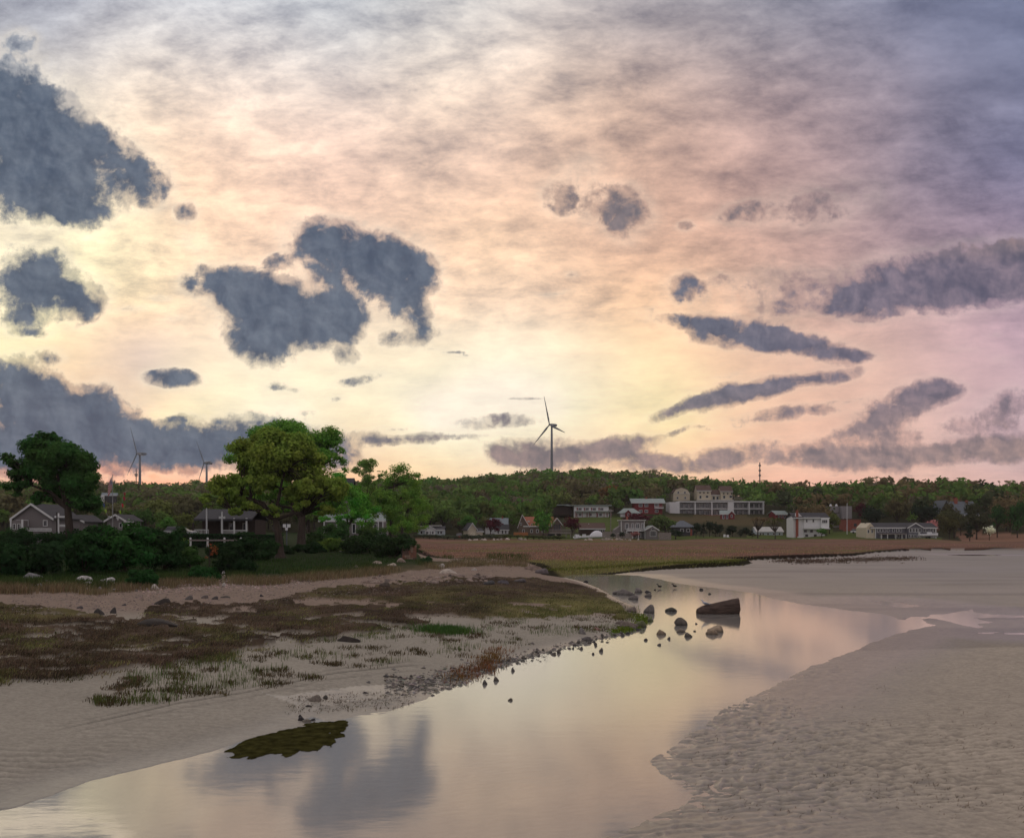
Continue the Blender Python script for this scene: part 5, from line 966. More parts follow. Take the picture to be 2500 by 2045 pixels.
# ------------------------------------------------------------------ rocks
def rock_mat():
    m = bpy.data.materials.new('rock'); N, L, P = nodes(m); oi = N.new('ShaderNodeObjectInfo'); tc = N.new('ShaderNodeTexCoord'); ge = N.new('ShaderNodeNewGeometry')
    n = N.new('ShaderNodeTexNoise'); n.inputs['Scale'].default_value = 2.6; n.inputs['Detail'].default_value = 9; n.inputs['Roughness'].default_value = .72; L.new(tc.outputs['Object'], n.inputs['Vector'])
    r = N.new('ShaderNodeMapRange'); r.inputs[1].default_value = .32; r.inputs[2].default_value = .68; r.inputs[3].default_value = .45; r.inputs[4].default_value = 1.45; L.new(n.outputs[0], r.inputs[0])
    v = N.new('ShaderNodeVectorMath'); v.operation = 'SCALE'; L.new(oi.outputs['Color'], v.inputs[0]); L.new(r.outputs[0], v.inputs['Scale'])
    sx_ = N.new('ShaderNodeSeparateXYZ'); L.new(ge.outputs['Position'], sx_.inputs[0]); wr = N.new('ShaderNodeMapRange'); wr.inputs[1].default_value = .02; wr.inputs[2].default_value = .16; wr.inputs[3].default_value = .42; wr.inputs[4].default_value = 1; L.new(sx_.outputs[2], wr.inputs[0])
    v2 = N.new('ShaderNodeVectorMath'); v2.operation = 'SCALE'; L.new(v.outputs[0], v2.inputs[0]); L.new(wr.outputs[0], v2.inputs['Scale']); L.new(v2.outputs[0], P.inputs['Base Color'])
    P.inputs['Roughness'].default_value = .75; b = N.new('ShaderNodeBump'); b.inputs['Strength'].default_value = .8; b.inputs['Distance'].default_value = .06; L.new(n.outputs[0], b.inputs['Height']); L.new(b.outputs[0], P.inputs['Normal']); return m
ROCK = rock_mat()
def rock_mesh(seed, sub=3, flat=.9, ang=.95):
    rng = np.random.RandomState(seed); bm = bmesh.new(); bmesh.ops.create_icosphere(bm, subdivisions=sub, radius=1)
    pl = rng.normal(size=(12, 3)); pl /= np.linalg.norm(pl, axis=1)[:, None]; dd = rng.uniform(.52, .92, 12)
    for v in bm.verts:
        c = np.array(v.co)
        for p, d in zip(pl, dd):
            e = c @ p - d
            if e > 0: c = c - p * e * ang
        c = c * (1 + .10 * fbm(np.array([c[0] * 2 + seed]), np.array([c[1] * 2 + c[2] * 1.3]), 3, seed)[0]); v.co = c
    me = bpy.data.meshes.new('rock'); bm.to_mesh(me); bm.free(); me.polygons.foreach_set('use_smooth', [True] * len(me.polygons)); me.materials.append(ROCK); return me
import bmesh
RK = [rock_mesh(300 + i) for i in range(7)]; RKL = [rock_mesh(320 + i, 2, ang=.9) for i in range(5)]
def rock(px, py, wd, ht, col, label, group=None, Y=None, in_water=False, depth=.75, name='rock', cat='rock', big=True, sink=.35, rz=None):
    """py is where the rock meets the ground or the water"""
    if in_water: X, Y = P2W(px, py, 0.0); z = 0.0
    elif Y is None: X, Yv, z = px2g([px], [py]); X, Y, z = float(X[0]), float(Yv[0]), float(z[0])
    else: X = (px - HX) / F * Y; z = gz(X, Y)
    s = Y / F; w_ = wd * s / 2; hh = max(ht * s, .02); lib_ = RK if big else RKL
    o = link(name, lib_[rg.randint(len(lib_))], None); o.location = (X, Y + w_ * depth * .8, z - hh * sink * .6 + hh * .12); hz = hh / .90
    o.location = (X, Y + w_ * depth * .8, z + hh - hz * .93); o.scale = (w_ * 1.06, w_ * depth, hz); o.rotation_euler = (rg.uniform(-.08, .08), rg.uniform(-.08, .08), rg.uniform(-.5, .5) if rz is None else rz)
    o.color = (*col, 1); return tag(o, label, cat, group)
GR, BRN, TAN, WHT, RED_, DKR = (.17,.155,.14), (.14,.11,.085), (.36,.28,.19), (.62,.60,.58), (.30,.17,.14), (.05,.045,.045)
IN = [(1508,1450,24,11,GR,'grey rock at the left end of the row at the pool outlet'),(1529,1452,44,17,GR,'widest grey rock of the row at the pool outlet'),(1549,1463,30,11,GR,'wedge shaped grey rock in front of the row at the pool outlet'),(1558,1446,26,11,GR,'grey rock behind the widest one at the pool outlet'),
 (1582,1446,21,5,DKR,'thin dark flat rock in the shallows right of the row'),(1584,1456,20,9,GR,'small grey rock right of the wedge shaped one'),(1588,1496,33,20,GR,'domed grey rock with green weed at its foot in the stream'),(1643,1493,35,11,(.10,.10,.08),'low dark rock with a pointed right end left of the log'),
 (1663,1527,37,19,(.12,.105,.085),'dark rounded rock in the stream below the low pointed one'),(1750,1543,44,17,TAN,'tan rock behind its twin in front of the log'),(1744,1549,37,13,TAN,'tan rock in front of its twin below the log'),(1615,1549,23,15,TAN,'pale angular rock at the tip of the pebble spit'),
 (1587,1517,16,8,(.12,.13,.06),'small mossy rock by the spit tip'),(1663,1543,29,8,(.22,.19,.14),'flat pale rock below the dark rounded one'),(1680,1554,23,10,(.16,.14,.11),'angular small rock below the flat pale one'),(1577,1563,10,6,GR,'tiny grey stone below the spit tip'),(1634,1560,10,6,GR,'tiny stone below the pale angular rock'),
 (1610,1575,11,5,GR,'tiny lone stone in open water left of the flat pale rock'),(1713,1440,10,5,DKR,'tiny dark stone in the shallows above the log'),(1733,1450,8,4,DKR,'tiniest dark stone near the top of the log'),(1468,1590,11,9,GR,'lone small stone off the pebble shore'),(1449,1597,8,5,GR,'tiny dark stone beside the lone small stone'),
 (1246,1710,13,6,(.2,.17,.13),'single stone out in the wide water'),(1252,1638,10,8,GR,'small stone just off the pebble bank'),(1183,1670,14,10,GR,'round stone in the water below the pebble bank'),(1211,1662,14,10,(.20,.18,.15),'pale round stone touching the pebble bank'),(1520,1525,8,4,GR,'tiny stone by the mossy shore'),(1526,1446,10,4,DKR,'dark stone at the edge of the pool'),
 (1432,1422,14,6,DKR,'dark flat stone in the reflecting pool'),(1600,1440,7,3,DKR,'speck of stone right of the pool reflections'),(1700,1523,7,3,GR,'tiny stone right of the dark rounded rock'),(1697,1541,8,3,GR,'tiny flat stone left of the tan twins')]
for x, y, wd, ht, c, lab in IN: rock(x, y, wd, ht, c, lab, 'rocks in the stream', in_water=True)
ON = [(1543,1494,24,15,(.20,.165,.14),'brown rock on the point of the marsh shore'),(1534,1532,52,19,(.19,.155,.125),'largest brown boulder on the pebble shore'),(1563,1532,32,18,(.11,.12,.05),'green weeded boulder right of the largest one'),(1515,1524,24,11,(.17,.14,.12),'brown rock left of the largest boulder'),(1545,1536,26,8,(.17,.15,.12),'low rock in front of the largest boulder'),
 (1420,1547,23,15,(.20,.19,.18),'grey boulder alone on the pale sand'),(1457,1538,20,9,RED_,'reddish stone right of the lone grey boulder'),(1433,1566,26,13,(.17,.16,.15),'square dark stone on the pebble shore'),(1455,1581,14,10,(.15,.14,.12),'block shaped stone at the water edge'),(1420,1589,13,10,GR,'upright small stone at the water edge'),(1364,1597,12,12,(.17,.15,.12),'upright block on the water line'),
 (1353,1602,18,8,(.24,.21,.17),'pale slab left of the upright block'),(1226,1619,15,10,GR,'rounded stone at the top of the pebble bank'),(1300,1572,10,5,GR,'small stone on sand above the pebble bank'),(1390,1586,12,6,GR,'stone among pebbles near the shore point'),
 (768,1712,34,15,(.20,.175,.14),'larger of two rocks on the wet sand by the rill'),(793,1706,19,9,(.07,.065,.055),'smaller dark rock of the pair by the rill'),(891,1692,14,5,DKR,'dark flat stone on wet sand right of the pair'),(899,1667,13,5,(.16,.15,.14),'lone flat grey stone on the ribbed sand'),(955,1679,16,7,(.18,.165,.15),'flat pale stone at the pebble edge'),(1010,1681,36,6,DKR,'long thin dark slab at the pebble edge'),
 (753,1725,16,5,DKR,'thin dark stone in the rill'),(734,1758,18,9,DKR,'black stone at the mouth of the rill'),(749,1764,28,10,(.42,.38,.30),'pale stone at the mouth of the rill'),(732,1750,10,6,DKR,'little dark stone above the rill mouth'),(762,1760,16,7,DKR,'dark wet stone right of the pale rill stone'),(976,1657,14,6,DKR,'dark stone above the pebbles'),
 (200,1419,42,15,WHT,'white boulder upper left of the three on the bank'),(210,1429,28,11,(.56,.54,.52),'smallest of the three white boulders, in dry grass'),(258,1425,42,17,WHT,'white boulder right of the other two'),(74,1411,44,16,(.22,.22,.22),'grey boulder under the shrubs at the left'),(110,1422,24,10,(.20,.19,.18),'small grey boulder right of the larger one'),(60,1427,18,8,(.3,.3,.32),'bluish stone at the foot of the left shrubs'),(92,1430,18,7,(.3,.3,.32),'pale stone in grass left of the white boulders'),
 (375,1438,22,12,(.5,.47,.43),'white stone at the edge of the upper beach'),(467,1414,15,11,(.42,.34,.28),'pinkish stone above the upper beach'),(545,1400,11,6,WHT,'small white stone on the shingle slope'),(547,1430,12,9,(.5,.48,.44),'small pale stone at the top of the beach'),(345,1399,20,6,(.34,.28,.22),'flat tan stone beside the low shrub'),
 (460,1464,24,11,(.11,.10,.09),'dark rock on the upper beach'),(500,1460,22,8,(.14,.12,.11),'flat dark rock right of the first'),(524,1463,20,8,(.06,.055,.05),'blackish low rock in the row on the upper beach'),(548,1459,24,5,(.08,.07,.06),'thin flat rock at the right of the row'),(637,1456,11,6,DKR,'lone dark stone on the pale upper beach'),
 (240,1501,32,17,(.06,.055,.05),'dark angular rock in the marsh gap'),(275,1497,17,15,(.06,.055,.05),'narrow upright dark rock in the marsh gap'),(193,1485,17,7,(.09,.08,.08),'small dark rock left of the marsh gap'),(302,1478,12,5,(.09,.08,.08),'tiny dark rock above the marsh gap'),
 (920,1376,24,8,(.40,.34,.27),'flat pale boulder on the grass bank'),(955,1381,24,7,(.44,.38,.30),'second flat pale boulder to the right on the bank'),(978,1372,24,10,(.26,.20,.16),'brownish boulder in front of the stone pillar'),(790,1346,16,7,(.3,.28,.26),'grey stone in the undergrowth'),(825,1345,16,5,(.35,.33,.3),'flat grey stone in the undergrowth'),(870,1385,16,6,(.3,.26,.2),'flat stone in the dry grass'),
 (1080,1386,20,11,(.50,.48,.44),'upright white driftwood block on the sand'),(1092,1400,48,11,(.46,.40,.33),'long pale flat slab in front of the white block'),(1159,1392,16,6,(.48,.45,.40),'small white stone on the pinkish sand'),(1303,1392,46,13,(.22,.165,.13),'sloping brown rock at the end of the peat bank'),(1323,1400,34,14,(.12,.10,.10),'dark lower part rock at the end of the peat bank'),
 (1060,1424,24,8,(.30,.24,.20),'flat slab on the upper beach'),(1195,1426,30,10,(.06,.06,.06),'dark wet rock left in the green tuft'),(1228,1424,30,9,(.10,.09,.10),'dark bluish rock behind the marsh'),(1270,1420,30,8,(.09,.08,.08),'long dark rock behind the marsh'),(895,1423,22,9,(.26,.20,.16),'reddish slab standing in the beach'),(915,1424,26,8,(.30,.24,.19),'leaning slab right of the reddish one'),(938,1433,28,12,(.10,.08,.06),'dark mound at the marsh edge')]
for x, y, wd, ht, c, lab in ON: rock(x, y, wd, ht, c, lab, 'stones on the shore', sink=.5)
for i in range(46):
    px = rg.uniform(1045, 1200); rock(px, 1407 + rg.uniform(0, 17) - (px - 1045) * .03, rg.uniform(8, 20), rg.uniform(3, 6), tuple(np.array((.24, .185, .15)) * rg.uniform(.35, 1.5)), 'flat broken slab in the band of slabs above the marsh', 'slabs on the upper beach', big=False, depth=.9)
for i in range(26):
    px = rg.uniform(905, 1045); rock(px, 1409 + rg.uniform(-3, 14), rg.uniform(6, 16), rg.uniform(3, 5.5), tuple(np.array((.26, .20, .16)) * rg.uniform(.5, 1.4)), 'flat broken slab in the band of slabs above the marsh', 'slabs on the upper beach', big=False, depth=.9)
for i in range(30):
    px = rg.uniform(30, 360); rock(px, 1420 + rg.uniform(0, 24), rg.uniform(5, 13), rg.uniform(3, 7), tuple(np.array((.30, .28, .27)) * rg.uniform(.5, 1.6)), 'small pale stone strewn along the foot of the left bank', 'small stones at the foot of the bank', big=False)
for i in range(34):
    px = rg.uniform(1135, 1290) if i < 15 else rg.uniform(1425, 1560); rock(px, 1330 if i < 15 else 1331 - rg.uniform(0, 3), rg.uniform(6, 13), rg.uniform(3.5, 6), tuple(np.array((.42, .36, .31)) * rg.uniform(.6, 1.3)), 'pale stone in the wall of stones along the far marsh edge', 'pale stones along the far marsh edge', Y=288 + rg.uniform(-3, 3), big=False)
for i in range(64):
    t_ = rg.rand(); px = 960 + 620 * t_; py = np.interp(px, [960,1100,1230,1370,1450,1510,1560], [1668,1658,1622,1588,1568,1551,1540]) + rg.normal() * 7
    rock(px, py, rg.uniform(7, 14), rg.uniform(4, 8), tuple(np.array((.17, .155, .13)) * rg.uniform(.4, 1.5)), 'dark stone in the band of pebbles along the near shore', 'stones in the pebble band', big=False)
# pebble band and shingle: countless
def pebbles(name, label, px, py, r0, r1, base, seed):
    rng = np.random.RandomState(seed); X, Y, z = px2g(px, py); n = len(X); oct_ = np.array([(1,0,0),(.3,.95,0),(-.8,.6,0),(-.8,-.6,0),(.3,-.95,0),(.1,0,.8),(0,.1,-.6)], float); fc = [(0,1,5),(1,2,5),(2,3,5),(3,4,5),(4,0,5),(1,0,6),(2,1,6),(3,2,6),(4,3,6),(0,4,6)]
    r = rng.uniform(0, 1, n) ** 2.5 * (r1 - r0) + r0; a = rng.uniform(0, 6.28, n); fl = rng.uniform(.35, .75, n); as_ = rng.uniform(.6, 1, n)
    v = oct_[None] * np.stack([r, r * as_, r * fl], 1)[:, None, :] + rng.normal(size=(n, 7, 3)) * r[:, None, None] * .1; ca, sa = np.cos(a)[:, None], np.sin(a)[:, None]
    vx = v[..., 0] * ca - v[..., 1] * sa; vy = v[..., 0] * sa + v[..., 1] * ca; V = np.stack([vx + X[:, None], vy + Y[:, None], v[..., 2] + z[:, None] + r[:, None] * .1], -1).reshape(-1, 3)
    Fc = (np.array(fc)[None] + np.arange(n)[:, None, None] * 7).reshape(-1, 3); me = mesh_np(name, V, Fc, smooth=False); c = np.array(base)[None] * rng.uniform(.3, 1.5, n)[:, None] * (1 + rng.normal(size=(n, 3)) * .06); set_col(me, 'Col', np.clip(np.repeat(c, 7, 0), .01, .8))
    return tag(link(name, me, None, PEB), label, 'pebbles', kind='stuff')
PEB = bpy.data.materials.new('pebble'); N_, L_, P_ = nodes(PEB); q_ = N_.new('ShaderNodeAttribute'); q_.attribute_name = 'Col'; L_.new(q_.outputs['Color'], P_.inputs['Base Color']); P_.inputs['Roughness'].default_value = .55
n = 2600; t_ = rg.rand(n); px = 940 + 640 * t_; py = np.interp(px, [940,1000,1100,1230,1370,1450,1510,1580], [1662,1668,1658,1624,1590,1569,1552,1536]) + rg.normal(size=n) * np.interp(px, [940, 1100, 1300, 1500], [16, 15, 9, 9])
sel = ~((rg.rand(n) < .5) & (px < 1060) & (py < 1655)); pebbles('pebbles', 'band of dark wet pebbles along the near shore of the channel', px[sel], py[sel], .02, .11, (.17, .155, .13), 31)
n = 3200; px = rg.uniform(330, 760, n); py = np.interp(px, BANKX, BANKY) + rg.normal(size=n) * 9 - 3; pebbles('shingle', 'scatter of pinkish shingle at the foot of the grassy bank', px, py, .03, .11, (.36, .27, .23), 33)
n = 4500; px = rg.uniform(30, 1250, n); py = np.interp(px, BANKX, BANKY) + rg.uniform(2, 50, n); pebbles('beach_litter', 'small pebbles dotted over the pinkish upper beach', px, py, .02, .075, (.20, .15, .125), 34)
n = 260; px = rg.uniform(700, 1000, n); py = rg.uniform(1690, 1735, n) - (px - 850) * .06; SCR = (px, py)
n = 700; px = rg.uniform(1700, 2560, n); py = 1560 + 440 * rg.rand(n) ** .8; k_ = px > np.interp(py, [1560,1600,1700,1850,2000], [2150,2060,1850,1620,1720]); k_ &= fbm(px / 90, py / 22, 3, 88) > .04; DEB = (px[k_], py[k_])

# ------------------------------------------------------------------ log and gull
X, Y = P2W(1755, 1499, 0); sF = Y / F
log = MB(); n = 22; seg = 16; rngl = np.random.RandomState(4)
A0 = Vector((-50 * sF, .1, .02)); A1 = Vector((53 * sF, .25, .36)); ring = []
for i in range(seg + 1):
    t_ = i / seg; c = A0.lerp(A1, t_); rr_ = .50 * min(1, .50 + 3.4 * t_) ** .6 * (.80 + .22 * t_)
    for j in range(n):
        an = 2 * math.pi * j / n; k_ = rr_ * (1 + .05 * math.sin(3 * an + 1) + .035 * math.sin(7 * an + t_ * 2) + rngl.normal() * .008)
        y_, z_ = math.cos(an) * k_ * .95, math.sin(an) * k_ * .92
        if i == seg: x_ = rngl.uniform(-.05, .03)
        else: x_ = 0
        log.v.append((c.x + x_ + z_ * -.02, c.y + y_, c.z + z_))
for i in range(seg):
    for j in range(n): k_ = (j + 1) % n; log.f.append((i * n + j, i * n + k_, (i + 1) * n + k_, (i + 1) * n + j))
root = empty('driftwood_log', (X, Y + .3, 0), 0, 'big dark weathered log lying in the stream with a gull on it', 'log')
log.f.append(tuple(range(n))); LOGM = mat('log_wood', (.085, .06, .048), .9, .55, 5, 1.0, stretch=(.35, 2.2, 2.2)); log.build('stem', LOGM, root, True)
ce = MB(); c = A1 + Vector((.0, 0, 0)); b0 = seg * n
ce.v = [tuple(Vector(log.v[b0 + j])) for j in range(n)] + [tuple(c + Vector((-.04, 0, 0)))]; ce.f = [(j, (j + 1) % n, n) for j in range(n)]; ce.build('cut_end', mat('log_end', (.14, .10, .075), .9, .5, 9, .8), root)
gull = empty('gull', (X - 38 * sF + .12, Y + .27, 0), 0, 'small pale grey gull standing on the low end of the log', 'gull')
zt = .02 + .34 * .13 + .48 * min(1, .35 + 2.6 * .13) ** .6 * .83 * .92; zt = .40
def loft(pts, rad, n=10, sq=.9):
    b = MB(); b.tube(pts, rad, n, True); return b
bd = loft([(.30, 0, zt + .10), (.22, 0, zt + .115), (.12, 0, zt + .14), (.02, 0, zt + .165), (-.06, 0, zt + .20), (-.10, 0, zt + .26), (-.125, 0, zt + .315), (-.15, 0, zt + .335), (-.175, 0, zt + .33), (-.19, 0, zt + .325)], [.006, .03, .065, .08, .062, .036, .03, .037, .028, .01])
bd.build('body', M_('gull_white', (.55,.57,.62), .7, noise=.05), gull, True)
for sy_ in (-1, 1):
    wv = MB(); wv.tube([(-.05, sy_ * .055, zt + .185), (.06, sy_ * .072, zt + .175), (.2, sy_ * .05, zt + .14), (.34, sy_ * .02, zt + .115)], [.02, .045, .03, .006], 6).build('wing', M_('gull_grey', (.26,.29,.34), .7, noise=.08), gull, True)
    MB().tube([(.03, sy_ * .025, zt + .11), (.03, sy_ * .025, zt + .0), (.03, sy_ * .025, zt - .05)], .007, 5).build('leg', M_('gull_leg', (.5,.3,.25), .6), gull)
MB().tube([(-.185, 0, zt + .325), (-.215, 0, zt + .315), (-.24, 0, zt + .30)], [.012, .009, .003], 6).build('beak', M_('gull_beak', (.5,.36,.08), .5), gull)
MB().tube([(.33, 0, zt + .112), (.40, 0, zt + .095)], [.015, .004], 5).build('tail', M_('gull_tail', (.05,.05,.055), .7), gull)
for x, y, lab in ((1610, 1436, 'left dark duck standing in the shallows by the pool'), (1647, 1435, 'right dark duck standing in the shallows by the pool')):
    Xd, Yd = P2W(x, y, 0); g = empty('duck', (Xd, Yd, 0), 0, lab, 'duck', 'ducks by the pool'); b = MB().tube([(.2, 0, .16), (.1, 0, .15), (-.02, 0, .16), (-.1, 0, .2), (-.12, 0, .29), (-.15, 0, .33), (-.19, 0, .32), (-.25, 0, .31)], [.01, .06, .075, .05, .03, .038, .02, .008], 8).build('body', M_('duck_dark', (.03,.026,.024), .8), g, True)
    for sy_ in (-.03, .03): MB().tube([(.02, sy_, .12), (.02, sy_, -.03)], .008, 4).build('leg', M_('gull_leg', (.5,.3,.25), .6), g)

# ------------------------------------------------------------------ boats and cars
def car(px, py, Y, rz, col, label, kind='suv'):
    p = at(px, py, Y); r = empty('parked_car', (p.x, Y, p.z), rz, label, 'car', 'parked cars'); pm = M_('car_%d_%d' % (px, py), col, .3, noise=.03, spec=.6)
    L_c, H1, H2 = 4.4, .95, 1.7 if kind == 'suv' else 1.45
    MB().prismx([(-.9 * 0 - L_c / 2, .35), (L_c / 2, .35), (L_c / 2 + .05, .7), (L_c / 2 - .1, H1), (-L_c / 2 + 1.1, H1), (-L_c / 2 + .1, H1 - .1), (-L_c / 2 - .03, .6)], -.9, .9).build('body', pm, r)
    MB().add([(-.82, -1.1, H1), (.82, -1.1, H1), (.82, 2.05, H1), (-.82, 2.05, H1), (-.66, -.4, H2), (.66, -.4, H2), (.66, 1.7, H2), (-.66, 1.7, H2)], [(4, 5, 6, 7), (0, 1, 5, 4), (1, 2, 6, 5), (2, 3, 7, 6), (3, 0, 4, 7)]).build('cabin', glass_mat(), r)
    MB().box(-.67, .67, -.42, 1.72, H2 + .002, H2 + .05).build('roof', pm, r)
    for x in (-.85, .85):
        for y in (-1.35, 1.35): MB().tube([(x - .11, y, .33), (x + .11, y, .33)], .34, 14).build('wheel', M_('tyre', (.02,.02,.02), .9), r)
        MB().box(x * .75 - .15, x * .75 + .15, -L_c / 2 - .06, -L_c / 2 - .01, .62, .76).build('headlight', M_('lamp_glass', (.7,.7,.7), .2), r)
    return r
car(1121.5, 1314, 322, .15, (.22, .02, .03), 'dark red car parked beside the cream garage')
car(2094, 1302, 340, 1.2, (.7, .7, .7), 'white car parked in front of the red brick building', 'sedan')
car(440, 1310, 150, 1.4, (.35, .36, .36), 'pale car behind the hedge left of the porch house', 'sedan')
car(1352, 1316, 325, 1.3, (.02, .02, .022), 'black car parked below the deck of the shingled house')
def boat(px, py, Y, rz, L_, label, cover=False, tint=(.72,.74,.76)):
    p = at(px, py, Y); r = empty('boat', (p.x, Y, p.z), rz, label, 'boat', 'small boats on the far shore'); hm = M_('boat_hull', (.66,.68,.68), .4, noise=.05); n = 9; b = MB(); W = .16 * L_
    for i in range(n):
        t_ = i / (n - 1); x = -L_ / 2 + L_ * t_; w_ = W * (1 - max(0, (t_ - .55) / .45) ** 2.2 * .97); z1 = 1.35 + .35 * t_ ** 2; b.v += [(x, -w_, z1), (x, -w_ * .8, .75 + .1 * t_), (x, 0, .5 + .55 * max(0, t_ - .7)), (x, w_ * .8, .75 + .1 * t_), (x, w_, z1), (x, w_ * .9, z1 - .1), (x, -w_ * .9, z1 - .1)]
    for i in range(n - 1):
        for j in range(7): k_ = (j + 1) % 7; b.f.append((i * 7 + j, (i + 1) * 7 + j, (i + 1) * 7 + k_, i * 7 + k_))
    b.f += [tuple(range(7)), tuple(range((n - 1) * 7, n * 7))[::-1]]; b.build('hull', hm, r, True)
    if cover:
        c = MB(); m_ = 11; k2 = 9
        for i in range(m_):
            t_ = i / (m_ - 1); x = -L_ * .53 + L_ * 1.06 * t_; w_ = W * 1.08 * (1 - abs(2 * t_ - 1) ** 4 * .85); h = 1.25 + 1.75 * math.sin(math.pi * min(1, t_ * 1.05 + .02)) ** .75
            for j in range(k2): a = math.pi * j / (k2 - 1); c.v.append((x, -w_ * math.cos(a), 1.2 + (h - 1.2) * (1 - abs(math.cos(a)) ** 1.3) - .15 * (1 - math.sin(a))))
        for i in range(m_ - 1):
            for j in range(k2 - 1): c.f.append((i * k2 + j, (i + 1) * k2 + j, (i + 1) * k2 + j + 1, i * k2 + j + 1))
        c.build('cover', M_('shrink_wrap', tint, .45, noise=.03), r, True)
    else:
        MB().box(-L_ * .08, L_ * .14, -W * .5, W * .5, 1.3, 2.0).build('console', hm, r); MB().box(-L_ / 2 - .45, -L_ / 2 - .02, -.2, .2, .7, 2.0).build('outboard', M_('outboard', (.5,.52,.52), .5), r)
    t_ = MB().box(-L_ / 2, L_ / 2 + 1, -.05, .05, .35, .45).box(-.9, .9, -W, W, .4, .48); t_.build('trailer', STEEL, r)
    for y in (-W, W): MB().tube([(-.3, y - .1, .32), (-.3, y + .1, .32)], .32, 12).build('wheel', M_('tyre', (.02,.02,.02), .9), r)
boat(1459, 1318, 318, .35, 5.2, 'boat under a domed white cover on the grass', True)
boat(1410, 1320, 316, 1.2, 4.8, 'uncovered white boat at the left of the boats on the grass'); boat(1425, 1319, 322, .2, 4.6, 'white open boat between the covered boat and the leftmost one')
boat(2268, 1314, 308, .02, 5.5, 'pale rowing boat lying before the long grey house')
r = empty('garden_bench', tuple(at(1487, 1310, 325)), 0, 'narrow white bench right of the covered boat', 'bench'); MB().box(-.85, .85, -.25, .25, .42, .5).build('seat', WHITE, r)
for x in (-.7, .7): MB().box(x - .05, x + .05, -.2, .2, -.3, .419).build('leg', WHITE, r)
for x, y, lab in ((1770, 1309, 'left white wooden chair before the evergreen row'), (1778, 1310, 'right white wooden chair before the evergreen row')):
    r = empty('garden_chair', tuple(at(x, y + 4, 318)), .3, lab, 'chair', 'white chairs before the evergreens'); MB().box(-.35, .35, -.3, .3, .38, .45).build('seat', WHITE, r); MB().box(-.35, .35, .31, .37, .3, 1.15).build('backrest', WHITE, r)
    for q in (-.3, .3): MB().box(q - .04, q + .04, -.28, -.2, -.3, .379).build('leg', WHITE, r)
for x, y, w_, lab in ((1520, 1314, 50, 'weathered grey board fence before the beach house'), (1624, 1312, 34, 'pale grey board fence right of the beach house'), (1483, 1310, 26, 'grey board fence right of the cabin')):
    p = at(x, y, 312); r = empty('board_fence', tuple(p), .15, lab, 'fence', 'board fences on the far shore'); s2 = 312 / F; nb_ = int(w_ / 1.9)
    for i in range(nb_): MB().box((-w_ / 2 + i * 1.9) * s2, (-w_ / 2 + i * 1.9 + 1.7) * s2, 0, .04, -.8, 1.55 + .04 * math.sin(i * 2.3)).build('board', GREYWOOD, r)

# ------------------------------------------------------------------ grasses
def blades(name, label, px, py, k, h0, h1, w, base, seed, lean=.7, spread=.12, lo=.2, wind=(.6, .3), var=.35, cat='grass', zmask=None):
    """k blades at each point, each a bent strip of two triangles"""
    rng = np.random.RandomState(seed); X, Y, z = px2g(px, py); n = len(X); X = np.repeat(X, k) + rng.normal(size=n * k) * spread; Y = np.repeat(Y, k) + rng.normal(size=n * k) * spread; N = n * k
    z = np.repeat(z, k); h = rng.uniform(h0, h1, N); a = rng.uniform(0, 6.28, N); ln = lean * rng.uniform(lo, 1, N); dx = np.cos(a) * ln * .6 + wind[0] * ln; dy = np.sin(a) * ln * .6 + wind[1] * ln
    a2 = rng.uniform(0, 6.28, N); wx = np.cos(a2) * w; wy = np.sin(a2) * w * .6; up = np.sqrt(np.maximum(1 - np.minimum(ln, .98) ** 2, .05))
    p0 = np.stack([X - wx, Y - wy, z - .02], 1); p1 = np.stack([X + wx, Y + wy, z - .02], 1); m = np.stack([X + dx * h * .4, Y + dy * h * .4, z + h * up * .62], 1); t_ = np.stack([X + dx * h, Y + dy * h, z + h * up * .85], 1)
    V = np.stack([p0, p1, m + np.stack([wx, wy, 0 * wx], 1) * .7, t_, m - np.stack([wx, wy, 0 * wx], 1) * .7], 1).reshape(-1, 3); i = np.arange(N)[:, None] * 5
    Fc = np.concatenate([i + np.array([[0, 1, 2]]), i + np.array([[0, 2, 4]]), i + np.array([[4, 2, 3]])]).astype(np.int32); me = mesh_np(name, V, Fc)
    c = np.repeat(np.asarray(base, float).reshape(-1, 3) if np.ndim(base) > 1 else np.tile(np.array(base, float), (n, 1)), k, 0) * (1 + rng.uniform(-var, var, N))[:, None] * (1 + rng.normal(size=(N, 3)) * .07); set_col(me, 'Col', np.clip(np.repeat(c, 5, 0), .005, .7))
    return tag(link(name, me, None, BLADE), label, cat, kind='stuff')
rg2 = np.random.RandomState(99)
n = 21000; px = rg2.uniform(-60, 1560, n); py = 1400 + 300 * rg2.rand(n) ** 1.0; Xg, Yg, zg = px2g(px, py, 5); hz, znn, dwn, _, _ = height(Xg, Yg); k_ = (znn == 1) & (dwn < -.1) & (Yg < 140); px, py = px[k_], py[k_]
t_ = np.clip(sstep(1050, 1350, px + 60 * fbm(px / 60, py / 12, 2, 7)) * sstep(1440, 1470, py) + .9 * sstep(.05, .16, fbm(px / 90, py / 20, 3, 6)), 0, 1)[:, None]; base = np.array([[.068, .052, .034]]) * (1 - t_) + np.array([[.085, .085, .034]]) * t_; base = base * np.clip(1 + 1.8 * fbm(px / 50, py / 9, 4, 12), .3, 2)[:, None]
blades('marsh_grass', 'matted brown and olive salt grass lying in thatch over the near marsh', px, py, 8, .08, .20, .011, base, 41, .97, .15, wind=(.6, -.25), lo=.72, var=.5)
